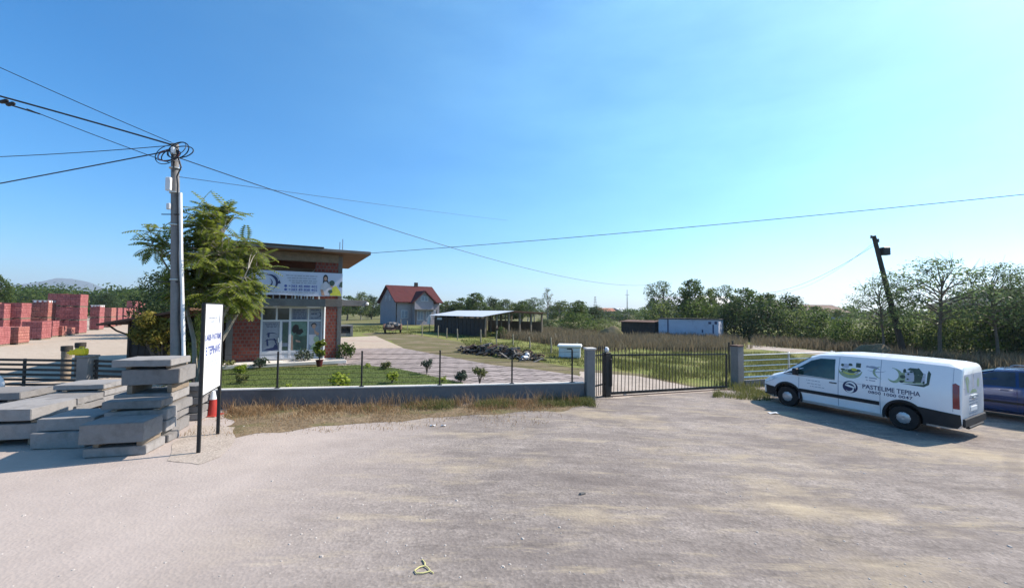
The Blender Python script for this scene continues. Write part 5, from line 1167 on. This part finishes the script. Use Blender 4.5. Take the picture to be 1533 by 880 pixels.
wire(LT + Vector((0, 0, -.7)), D(1090, 432, 62), .014, 'faint cable running from the leaning pole to the far trees', mid=(1235, 410))
wire(LT + Vector((0, 0, -.5)), D(1150, 436, 60), .010, 'fainter cable just beside the one from the leaning pole', mid=(1238, 413))
# distant mast, houses and roofs
mp_ = BX(939, 240); ms = MB(); ms.tube([(0, 0, 0), (0, 0, 16)], [.35, .12], 6); ms.tube([(-1.2, 0, 13), (1.2, 0, 13)], .08, 4); o = ms.build('radio_mast', M['conc_dark']); o.location = mp_; tag(o, 'thin distant mast rising above the horizon trees', 'mast')
mp_ = BX(891, 300); ms = MB()
for s in (-1, 1): ms.tube([(s * 1.2, 0, 0), (s * .3, 0, 14)], .14, 4)
for k in range(4): ms.tube([(-1.5 + .2 * k, 0, 8 + 2 * k), (1.5 - .2 * k, 0, 8 + 2 * k)], .1, 4)
o = ms.build('lattice_pylon', M['conc_dark']); o.location = mp_; tag(o, 'small distant lattice pylon left of the thin mast', 'pylon')
def far_house(px, top, Y, w_, d_, label, wallm, roofm, rz=.3):
    p = BX(px, Y); h = D(px, top, Y).z - p.z; o = empty('distant_house', p, rz, label, 'house', 'distant houses on the horizon')
    m = MB(); m.bb((-w_ / 2, -d_ / 2, -.3), (w_ / 2, d_ / 2, h * .68)); m.prism([(-d_ / 2, h * .68), (d_ / 2, h * .68), (0, h * .96)], 'x', -w_ / 2, w_ / 2); m.build('wall', M[wallm], o)
    m = MB(); m.prism([(-d_ / 2 - .5, h * .62), (0, h * .97), (0, h), (-d_ / 2 - .5, h * .65)], 'x', -w_ / 2 - .5, w_ / 2 + .5); m.prism([(d_ / 2 + .5, h * .62), (.01, h * .97), (.01, h), (d_ / 2 + .5, h * .65)], 'x', -w_ / 2 - .5, w_ / 2 + .5); m.build('roof', M[roofm], o)
    for k in range(3): m = MB(); x = -w_ / 2 + w_ * (k + .7) / 3.4; m.bb((x, -d_ / 2 - .05, h * .25), (x + w_ * .12, -d_ / 2 - .002, h * .48)); m.build('window', M['film'], o)
far_house(905, 461, 230, 9, 8, 'small pale roofed house between distant trees, left of the mast', 'plaster', 'terracotta')
far_house(927, 461, 240, 9, 8, 'small distant house with bright roof right beside the mast', 'plaster', 'sheetroof', .8)
far_house(1012, 444, 85, 9, 6, 'distant barn with white roof seen through the thin trees', 'plaster', 'sheetroof', .1)
far_house(1062, 443, 88, 8, 6, 'distant white gabled roof between the trees behind the container', 'whitepaint', 'sheetroof', .4)
far_house(1216, 456, 95, 10, 8, 'distant dark roofed house right of the trees', 'plaster', 'rust', .2)
far_house(1545, 429, 42, 12, 10, 'barn with dark green tarred roof half hidden by hedge at the right edge', 'wood', 'hill', 1.35)

# ------------------------------------------------------------------ litter on the lot
p = G(636, 853); o = empty('yellow_strap', p + Vector((0, 0, .012)), .3, 'looped pale yellow strap lying on the gravel in the foreground', 'strap')
m = MB(); ps = [(-.01, .17, 0), (.01, .10, .005), (.005, .05, .004), (-.05, .04, .006), (-.10, .0, .003), (-.085, -.05, .004), (-.02, -.065, .005), (.05, -.055, .004), (.075, -.09, .002)]
m.tube(ps, .0065, 6); m.tube([(.05, -.055, .004), (.035, .0, .005), (.005, .05, .006)], .006, 6); m.build('band', M['straw'], o, True)
for i, (px, py, s, lb) in enumerate(((648, 638, .06, 'white scrap of paper lying near the weeds, left one'), (664, 638, .05, 'white scrap of paper lying near the weeds, right one'), (1158, 619, .14, 'white plastic scrap in the shadow beside the van'))):
    p = G(px, py); m = MB(); m.v = [(-s, -s * .5, .01), (0, -s * .6, .035), (s, -s * .4, .01), (s * .9, s * .5, .03), (0, s * .55, .012), (-s, s * .4, .03)]; m.v += [(a, b, c + .004) for a, b, c in m.v]; m.f = [(0, 1, 4, 5), (1, 2, 3, 4), (11, 10, 7, 6), (10, 9, 8, 7), (0, 6, 7, 1), (1, 7, 8, 2), (2, 8, 9, 3), (3, 9, 10, 4), (4, 10, 11, 5), (5, 11, 6, 0)]; m.m = [0] * 10
    o = m.build('paper_scrap', M['dirtywhite']); o.location = p + Vector((0, 0, .004)); tag(o, lb, 'litter', 'scraps of litter')
p = G(871, 740); m = MB(); m.box((0, 0, .015), (.08, .045, .035), .5, .012); m.box((.04, .02, .01), (.04, .03, .025), .2, .008); o = m.build('dark_stone', M['conc_dark']); o.location = p; tag(o, 'single dark stone lying on the open gravel', 'stone')
# ------------------------------------------------------------------ vehicles
class Body:
    """a car body lofted through stations (x, half width, bottom, shoulder, half width at roof, roof)"""
    def __init__(s, st): s.st = sorted(st)
    def at(s, x):
        st = s.st
        if x <= st[0][0]: return st[0]
        for a, b in zip(st, st[1:]):
            if x <= b[0]:
                t = (x - a[0]) / (b[0] - a[0]); return tuple(p + (q - p) * t for p, q in zip(a, b))
        return st[-1]
    def ring(s, q):
        x, w_, zb, zs, wt, zt = q
        return [(0, zb), (w_ - .14, zb), (w_ - .03, zb + .10), (w_, zb + (zs - zb) * .55), (w_ - .008, zs), ((w_ + wt) / 2 + .015, (zs + zt) / 2), (wt, zt - .07), (wt - .10, zt - .012), (0, zt)]
    def side(s, x, z):
        r = s.ring(s.at(x))[2:8]
        if z <= r[0][1]: return r[0][0]
        for a, b in zip(r, r[1:]):
            if z <= b[1]: return a[0] + (b[0] - a[0]) * (z - a[1]) / max(1e-6, b[1] - a[1])
        return r[-1][0]
    def mesh(s, name, mat, wells, mat2):
        v = []; f = []
        for q in s.st:
            r = s.ring(q); full = [(-y, z) for y, z in r[::-1][:-1]] + r[:-1] ; full = full[:]   # roof centre .. round to roof
            v += [(q[0], y, z) for y, z in full]
        n = len(v) // len(s.st)
        for i in range(len(s.st) - 1):
            for k in range(n): f.append((i * n + k, i * n + (k + 1) % n, (i + 1) * n + (k + 1) % n, (i + 1) * n + k))
        f.append(tuple(range(n))); f.append(tuple(range((len(s.st) - 1) * n, len(s.st) * n))[::-1])
        m = MB(); m.v = v; m.f = f; m.m = [0] * len(f)
        o = m.build(name, [mat, mat2], None)
        cuts = []
        for (x, z, r_) in wells:
            for sg_ in (-1, 1):
                c = MB(); c.lathe([(r_, -.2), (r_, .2)], (x, sg_ * .92, z), 28, Matrix.Rotation(R(90), 4, 'X')); c.m = [1] * len(c.f); co_ = c.build('cut', [mat, mat2]); cuts.append(co_)
                md = o.modifiers.new('b', 'BOOLEAN'); md.operation = 'DIFFERENCE'; md.object = co_; md.solver = 'EXACT'
        me = bpy.data.meshes.new_from_object(o.evaluated_get(bpy.context.evaluated_depsgraph_get()))
        me.name = name; o.modifiers.clear(); o.data = me
        for c in cuts: bpy.data.objects.remove(c)
        me.polygons.foreach_set('use_smooth', [True] * len(me.polygons)); me.set_sharp_from_angle(angle=R(28))
        return o
    def skin(s, mb, sg_, eps, cut=True):        # lay flat (x, z) shapes on the body side
        bm = bmesh.new(); vs = [bm.verts.new(p) for p in mb.v]
        for f in mb.f:
            try: bm.faces.new([vs[i] for i in f])
            except ValueError: pass
        xs = [p[0] for p in mb.v]; ys = [p[1] for p in mb.v]
        if not cut: xs = ys = [0, -1]
        x = math.floor(min(xs) / .15) * .15 if cut else 1
        while x < max(xs): bmesh.ops.bisect_plane(bm, geom=bm.verts[:] + bm.edges[:] + bm.faces[:], plane_co=(x, 0, 0), plane_no=(1, 0, 0)); x += .15
        z = math.floor(min(ys) / .1) * .1 if cut else 1
        while z < max(ys): bmesh.ops.bisect_plane(bm, geom=bm.verts[:] + bm.edges[:] + bm.faces[:], plane_co=(0, z, 0), plane_no=(0, 1, 0)); z += .1
        for v in bm.verts: v.co = Vector((v.co.x, sg_ * (s.side(v.co.x, v.co.y) + eps), v.co.y))
        bm.verts.index_update(); out = MB()
        out.v = [tuple(v.co) for v in bm.verts]; out.f = [tuple(v.index for v in f.verts) for f in bm.faces]; out.m = [0] * len(out.f); bm.free()
        return out
    def top(s, x0, x1, inset, eps, n=8):   # a pane over the roof line from x0 to x1
        m = MB()
        for i in range(n + 1):
            x = x0 + (x1 - x0) * i / n; q = s.at(x); a = s.ring(q)
            for y, z in ((-(a[6][0] - inset), a[6][1] + .04), (-(a[7][0] - .08), a[7][1] + .012), (0, a[8][1]), (a[7][0] - .08, a[7][1] + .012), (a[6][0] - inset, a[6][1] + .04)): m.v.append((x, y, z + eps))
        for i in range(n):
            for k in range(4): a = i * 5 + k; m.f.append((a, a + 1, a + 6, a + 5)); m.m.append(0)
        return m
def wheel(root, x, y, r, sg_, w_=.2):
    t = MB(); t.lathe([(r * .66, -w_ / 2), (r * .93, -w_ / 2), (r, -w_ * .3), (r, w_ * .3), (r * .93, w_ / 2), (r * .66, w_ / 2)], (x, y, r), 28, Matrix.Rotation(R(90), 4, 'X'))
    o = t.build('wheel', M['black'], root, True)
    c = MB(); Rm = Matrix.Rotation(R(-90) * sg_, 4, 'X'); c.lathe([(r * .70, 0), (r * .73, .022), (r * .68, .026), (r * .60, .014), (r * .42, .035), (r * .2, .05), (r * .12, .052), (r * .02, .045)], (x, y + sg_ * (w_ / 2 - .03), r), 24, Rm); c.build('hub_cap', M['wheelsilver'], o, True)
    d = MB()
    for k in range(9):
        a = 6.2832 * k / 9; d.box((x + math.cos(a) * r * .5, y + sg_ * (w_ / 2 + .004), r + math.sin(a) * r * .5), (.05, .012, .025), 0, .004, 0, Matrix.Rotation(-a, 4, 'Y'))
    d.build('vent_slots', M['trimplastic'], o)

# the white van
Fw, Rw_ = G(1178, 606), G(1360, 643); u = (Fw - Rw_); u.z = 0; u.normalize(); vy = math.atan2(u.y, u.x); left = Vector((-u.y, u.x, 0))
VS = .915
org = Rw_ - left * .88 * VS + Vector((-.10, 0, 0)); org.z = Rw_.z
pitch = math.atan2(Fw.z - Rw_.z, 3.0)
van = empty('delivery_van', org, vy, 'white panel van with printed carpet cleaning adverts parked beside the gate', 'van')
van.rotation_euler = (0, -pitch, vy); van.scale = (VS, VS, VS)
V = Body([(3.93, .60, .30, .56, .54, .68), (3.84, .78, .25, .68, .66, .84), (3.58, .91, .22, .84, .76, 1.01), (3.25, .95, .22, .98, .78, 1.13), (2.80, .955, .22, 1.06, .79, 1.46), (2.35, .955, .22, 1.08, .78, 1.77), (2.05, .955, .22, 1.10, .79, 1.885), (1.5, .955, .22, 1.10, .80, 1.935), (.7, .955, .22, 1.10, .805, 1.95), (-.2, .955, .22, 1.10, .805, 1.945), (-.85, .95, .24, 1.09, .80, 1.93), (-1.04, .935, .28, 1.08, .785, 1.90), (-1.10, .915, .32, 1.07, .765, 1.86), (-1.12, .89, .36, 1.05, .74, 1.82)])
b_ = V.mesh('body', M['vanpaint'], [(3.0, .36, .41), (0, .36, .41)], M['trimplastic']); b_.parent = van
for x in (3.0, 0.0):
    for s in (-1, 1): wheel(van, x, s * .845, .335, s)
def vdec(name, mb, mat, sg_=1, eps=.004, parent=None, cut=True): return V.skin(mb, sg_, eps, cut).build(name, M[mat], parent or van, True, angle=60)
for s in (1, -1):
    m = MB(); flat(m, [(2.97, 1.13), (2.62, 1.40), (2.32, 1.62), (2.05, 1.72), (1.64, 1.745), (1.62, 1.13)]); vdec('side_window', m, 'glassgreen', s, .005)
    m = MB(); flat(m, [(3.14, 1.10), (2.97, 1.14), (2.60, 1.43), (2.30, 1.645), (2.26, 1.67), (2.56, 1.46), (2.90, 1.22)]); flat(m, [(3.14, 1.085), (3.14, 1.10), (1.62, 1.125), (1.62, 1.11)]); vdec('window_trim', m, 'trimplastic', s, .006)
    m = MB(); frect(m, .52, .57, 2.62, .68); vdec('side_moulding', m, 'trimplastic', s, .022)
    for cx in (3.0, 0.0):      # wheel arch lips
        m = MB()
        for k in range(24):
            a0, a1 = math.pi * (k / 24) * 1.16 - .25, math.pi * ((k + 1) / 24) * 1.16 - .25
            flat(m, [(cx + .405 * math.cos(a0), .36 + .405 * math.sin(a0)), (cx + .405 * math.cos(a1), .36 + .405 * math.sin(a1)), (cx + .47 * math.cos(a1), .36 + .47 * math.sin(a1)), (cx + .47 * math.cos(a0), .36 + .47 * math.sin(a0))])
        vdec('arch_lip', m, 'trimplastic', s, .012)
    m = MB(); flat(m, [(-.44, .30), (-.40, .52), (-.30, .72), (-1.10, .66), (-1.11, .40), (-1.04, .30)]); vdec('rear_cladding', m, 'trimplastic', s, .014)
    m = MB(); flat(m, [(3.91, .34), (3.90, .58), (3.78, .62), (3.42, .60), (3.36, .42), (3.37, .30), (3.80, .28)]); vdec('front_cladding', m, 'trimplastic', s, .012)
    m = MB(); frect(m, 1.56, 1.00, 1.76, 1.035); vdec('door_handle', m, 'trimplastic', s, .02)
    m = MB()
    for x0, z0, x1, z1 in ((1.52, .34, 1.536, 1.82), (2.63, .34, 2.645, 1.10), (.50, .34, .513, 1.86), (-.97, .72, -.962, 1.86), (.52, 1.085, 1.52, 1.093)): frect(m, x0, z0, x1, z1)
    vdec('panel_seam', m, 'greyprint', s, .003)
    m = MB(); flat(m, [(3.80, .66), (3.50, .80), (3.30, .93), (3.42, .94), (3.68, .86), (3.82, .76)]); vdec('headlight', m, 'lampglass', s, .008)
    m = MB(); flat(m, [(-.97, .80), (-.955, 1.42), (-1.01, 1.45), (-1.08, 1.40), (-1.09, .80)]); vdec('tail_light', m, 'redlamp', s, .010)
    m = MB(); m.bb((2.62, s * .97, 1.12), (2.76, s * 1.16, 1.34), .03); m.bb((2.66, s * .90, 1.10), (2.74, s * 1.02, 1.16), .01); m.build('mirror', M['trimplastic'], van, True)
V.top(2.38, 3.20, .04, .006).build('windscreen', M['glassgreen'], van, True)
m = MB()
for y in (-.35, .1): m.tube([(3.22, y, 1.175), (3.12, y + .5, 1.25)], .012, 5)
m.build('wiper', M['trimplastic'], van)
# prints on the side
m = MB(); ftextm(m, 'PASTELIME TEPIHA', 0, 0, 1.28, .125, .012); m.v = [(.92 - a, .985 + b, 0) for a, b, c in m.v]; ftx = MB(); ftx.v, ftx.f, ftx.m = m.v, m.f, m.m
m2 = MB(); ftext(m2, '0800 1000 0047', 0, 0, .98, .085, .012); b0 = len(ftx.v); ftx.v += [(.78 - a, .865 + b, 0) for a, b, c in m2.v]; ftx.f += [tuple(i + b0 for i in f) for f in m2.f]; ftx.m += m2.m
vdec('lettering', ftx, 'navy', 1, .006, None, False)
m = MB(); fell(m, 1.22, .97, .19, .18, 28); vdec('logo', m, 'navy', 1, .003)
m = MB(); farc(m, 1.22, .97, .13, 20, 200, .05, .06); farc(m, 1.24, .92, .10, 150, 330, .05, .05); flat(m, [(1.36, 1.0), (1.28, 1.04), (1.10, .98), (1.12, .94), (1.26, .97)]); vdec('logo_detail', m, 'whitepaint', 1, .005)
rng = random.Random(6)
m = MB(); farc(m, 1.24, 1.50, .30, 190, 350, .14, .14, sy=.75); fell(m, 1.24, 1.40, .22, .10); vdec('bowl_print', m, 'greenprint', 1, .0035)
m = MB(); fell(m, 1.20, 1.44, .10, .05); fell(m, 1.42, 1.47, .06, .03); fell(m, 1.44, 1.60, .04, .04); fell(m, 1.24, 1.63, .05, .04); frect(m, .98, 1.57, 1.10, 1.70); fell(m, 1.04, 1.48, .07, .04); vdec('fruit_print', m, 'darkgreenprint', 1, .0045)
m = MB(); farc(m, .70, 1.50, .20, 40, 150, .05, .07, sy=.7); farc(m, .62, 1.60, .25, 200, 320, .03, .05, sy=.4); flat(m, [(.86, 1.62), (.6, 1.57), (.58, 1.60), (.84, 1.66)]); fline(m, .58, .86, 1.30, .03, rng); fline(m, .62, .84, 1.23, .025, rng); fline(m, 2.02, 2.42, .98, .018, rng, .02, .05, .1); fline(m, 2.0, 2.4, .88, .018, rng, .02, .05, .1); fline(m, 1.9, 2.3, .80, .018, rng, .02, .05, .1); vdec('grey_print', m, 'greyprint', 1, .0035)
m = MB(); farc(m, .30, 1.48, .24, 100, 260, .08, .10, sy=.8); farc(m, .44, 1.50, .22, -80, 70, .05, .07, sy=.8); farc(m, .20, 1.45, .16, 200, 330, .05, .06); vdec('leaf_print', m, 'greenprint', 1, .0034); m = MB(); flat(m, [(.12, 1.34), (-.02, 1.30), (-.40, 1.32), (-.42, 1.52), (-.1, 1.62), (.1, 1.54)]); vdec('leaf_print', m, 'greenprint', 1, .0035)
m = MB(); flat(m, [(.06, 1.27), (-.42, 1.25), (-.52, 1.33), (-.55, 1.62), (-.50, 1.70), (-.48, 1.62), (-.47, 1.36), (-.40, 1.31)]); flat(m, [(-.22, 1.34), (-.36, 1.36), (-.40, 1.6), (-.30, 1.74), (-.18, 1.66), (-.22, 1.52)]); flat(m, [(-.06, 1.66), (-.34, 1.62), (-.30, 1.72), (-.12, 1.72)]); fell(m, .02, 1.46, .06, .05); vdec('dark_print', m, 'darkgreenprint', 1, .0045)
m = MB(); flat(m, [(-.04, 1.34), (-.44, 1.36), (-.45, 1.60), (-.20, 1.66), (-.02, 1.58)]); fell(m, 1.36, 1.58, .10, .07); fell(m, 1.08, 1.40, .06, .05); vdec('pale_print', m, 'paleprint', 1, .0042)
m = MB(); farc(m, 1.24, 1.52, .24, 200, 340, .05, .05, sy=.7); fell(m, 1.14, 1.50, .08, .04); vdec('yellow_print', m, 'yellowprint', 1, .0052)
m = MB(); rq = random.Random(15)
for k in range(12): fell(m, rq.uniform(-.42, .05), rq.uniform(1.32, 1.64), rq.uniform(.015, .05), rq.uniform(.015, .045), 9)
for k in range(8): fell(m, rq.uniform(.98, 1.46), rq.uniform(1.36, 1.66), rq.uniform(.01, .03), rq.uniform(.01, .03), 8)
vdec('leaf_speckle_print', m, 'darkgreenprint', 1, .0058)
# the rear
rm = lambda e: (lambda a, b: (-1.12 - e, a, b))
m = MB(); frect(m, -.006, .42, .006, 1.76); frect(m, -.78, 1.30, .78, 1.312); stand(m, rm(.004)).build('door_seam', M['greyprint'], van, fix=False)
for a, b in ((-.70, -.04), (.04, .70)):
    m = MB(); flat(m, [(a, 1.14), (b, 1.14), (b * .98, 1.66), (a * .98, 1.66)]); stand(m, rm(.005)).build('rear_window', M['paleprint'], van, fix=False)
m = MB(); farc(m, .52, 1.42, .16, 60, 200, .10, .08); flat(m, [(.64, 1.56), (.56, 1.62), (.42, 1.40), (.36, 1.2), (.46, 1.18)]); flat(m, [(-.3, 1.16), (.3, 1.16), (.1, 1.26), (-.2, 1.24)]); fell(m, -.4, 1.4, .1, .12); stand(m, rm(.007)).build('rear_print', M['greenprint'], van, fix=False)
m = MB()
for k, z in enumerate((1.02, .94, .86, .62, .55)): fline(m, -.35, .45 - .05 * k, z, .03, rng)
m.v = [(-a, b, c) for a, b, c in m.v]; stand(m, rm(.006)).build('rear_small_print', M['greyprint'], van, fix=False)
m = MB(); m.bb((-1.17, -.86, .34), (-1.121, .86, .56), .02); m.bb((-1.19, -.60, .28), (-1.10, .60, .35), .02); m.build('rear_bumper', M['trimplastic'], van, True)
m = MB(); m.bb((-1.138, -.26, .70), (-1.122, .26, .81), .004); m.build('number_plate', M['whitepaint'], van)
m = MB(); m.bb((-1.16, -.05, 1.0), (-1.122, .10, 1.06), .01); m.bb((-1.15, -.25, 1.08), (-1.122, .25, 1.11), .008); m.build('door_handle', M['silver'], van)
m = MB(); m.bb((3.925, -.40, .34), (3.945, .40, .50), .006); m.build('grille', M['trimplastic'], van)
m = MB(); m.bb((3.946, -.26, .52), (3.955, .26, .62), .002); m.build('front_plate', M['whitepaint'], van)

# the blue car beyond it
c0 = Vector((15.4, 11.65, 0)); c0.z = g(14.5)
car = empty('parked_car', c0, vy + R(4), 'dark blue estate car parked beyond the white van at the right edge', 'car')
K = Body([(3.35, .55, .32, .52, .48, .62), (3.25, .72, .26, .62, .58, .74), (2.9, .84, .22, .76, .68, .88), (2.35, .87, .20, .84, .70, .97), (2.0, .87, .20, .88, .66, 1.06), (1.5, .87, .20, .90, .60, 1.33), (1.15, .87, .20, .91, .60, 1.44), (.5, .87, .20, .92, .61, 1.49), (-.2, .87, .20, .93, .61, 1.47), (-.65, .86, .22, .94, .59, 1.40), (-.9, .84, .26, .94, .58, 1.22), (-1.02, .80, .32, .92, .60, 1.06), (-1.06, .74, .36, .82, .58, .96)])
b_ = K.mesh('body', M['bluepaint'], [(2.55, .32, .36), (0, .32, .36)], M['trimplastic']); b_.parent = car
for x in (2.55, 0.0):
    for s in (-1, 1): wheel(car, x, s * .765, .31, s, .19)
def kdec(name, mb, mat, sg_=1, eps=.005): return K.skin(mb, sg_, eps).build(name, M[mat], car, True, angle=60)
for s in (1, -1):
    m = MB(); flat(m, [(1.82, .97), (1.50, 1.22), (1.18, 1.36), (.78, 1.39), (.76, .99)]); flat(m, [(.70, .99), (.72, 1.39), (.30, 1.40), (-.16, 1.38), (-.18, 1.0)]); flat(m, [(-.24, 1.01), (-.22, 1.37), (-.56, 1.31), (-.80, 1.12), (-.78, 1.05)]); kdec('side_window', m, 'glass', s)
    m = MB(); frect(m, .735, .30, .742, .96); frect(m, 1.80, .30, 1.807, .94); frect(m, -.20, .5, -.193, .98); kdec('panel_seam', m, 'trimplastic', s, .003)
    for x in (.88, -.05): m = MB(); frect(m, x, .86, x + .17, .89); kdec('door_handle', m, 'bluepaint', s, .02)
    m = MB(); frect(m, .40, .50, 2.1, .56); kdec('side_moulding', m, 'trimplastic', s, .014)
    m = MB(); flat(m, [(3.22, .56), (2.95, .72), (2.85, .80), (3.05, .80), (3.24, .68)]); kdec('headlight', m, 'lampglass', s, .008)
    m = MB(); flat(m, [(-.72, .80), (-.84, 1.05), (-.96, 1.02), (-1.03, .80)]); kdec('tail_light', m, 'redlamp', s, .010)
    m = MB(); m.bb((1.62, s * .88, .96), (1.74, s * 1.04, 1.08), .03); m.build('mirror', M['bluepaint'], car, True)
K.top(1.20, 1.95, .03, .006).build('windscreen', M['glass'], car, True)
K.top(-.95, -.62, .06, .006, 3).build('rear_window', M['glass'], car, True)
m = MB(); m.bb((-1.10, -.70, .34), (-1.0, .70, .56), .03); m.build('rear_bumper', M['bluepaint'], car, True)
m = MB(); m.bb((3.33, -.36, .36), (3.37, .36, .50), .01); m.build('grille', M['trimplastic'], car)
for s in (1, -1): m = MB(); m.tube([(1.0, s * .56, 1.46), (.9, s * .56, 1.50), (-.3, s * .56, 1.50), (-.45, s * .56, 1.46)], .016, 6); m.build('roof_rail', M['silver'], car, True)
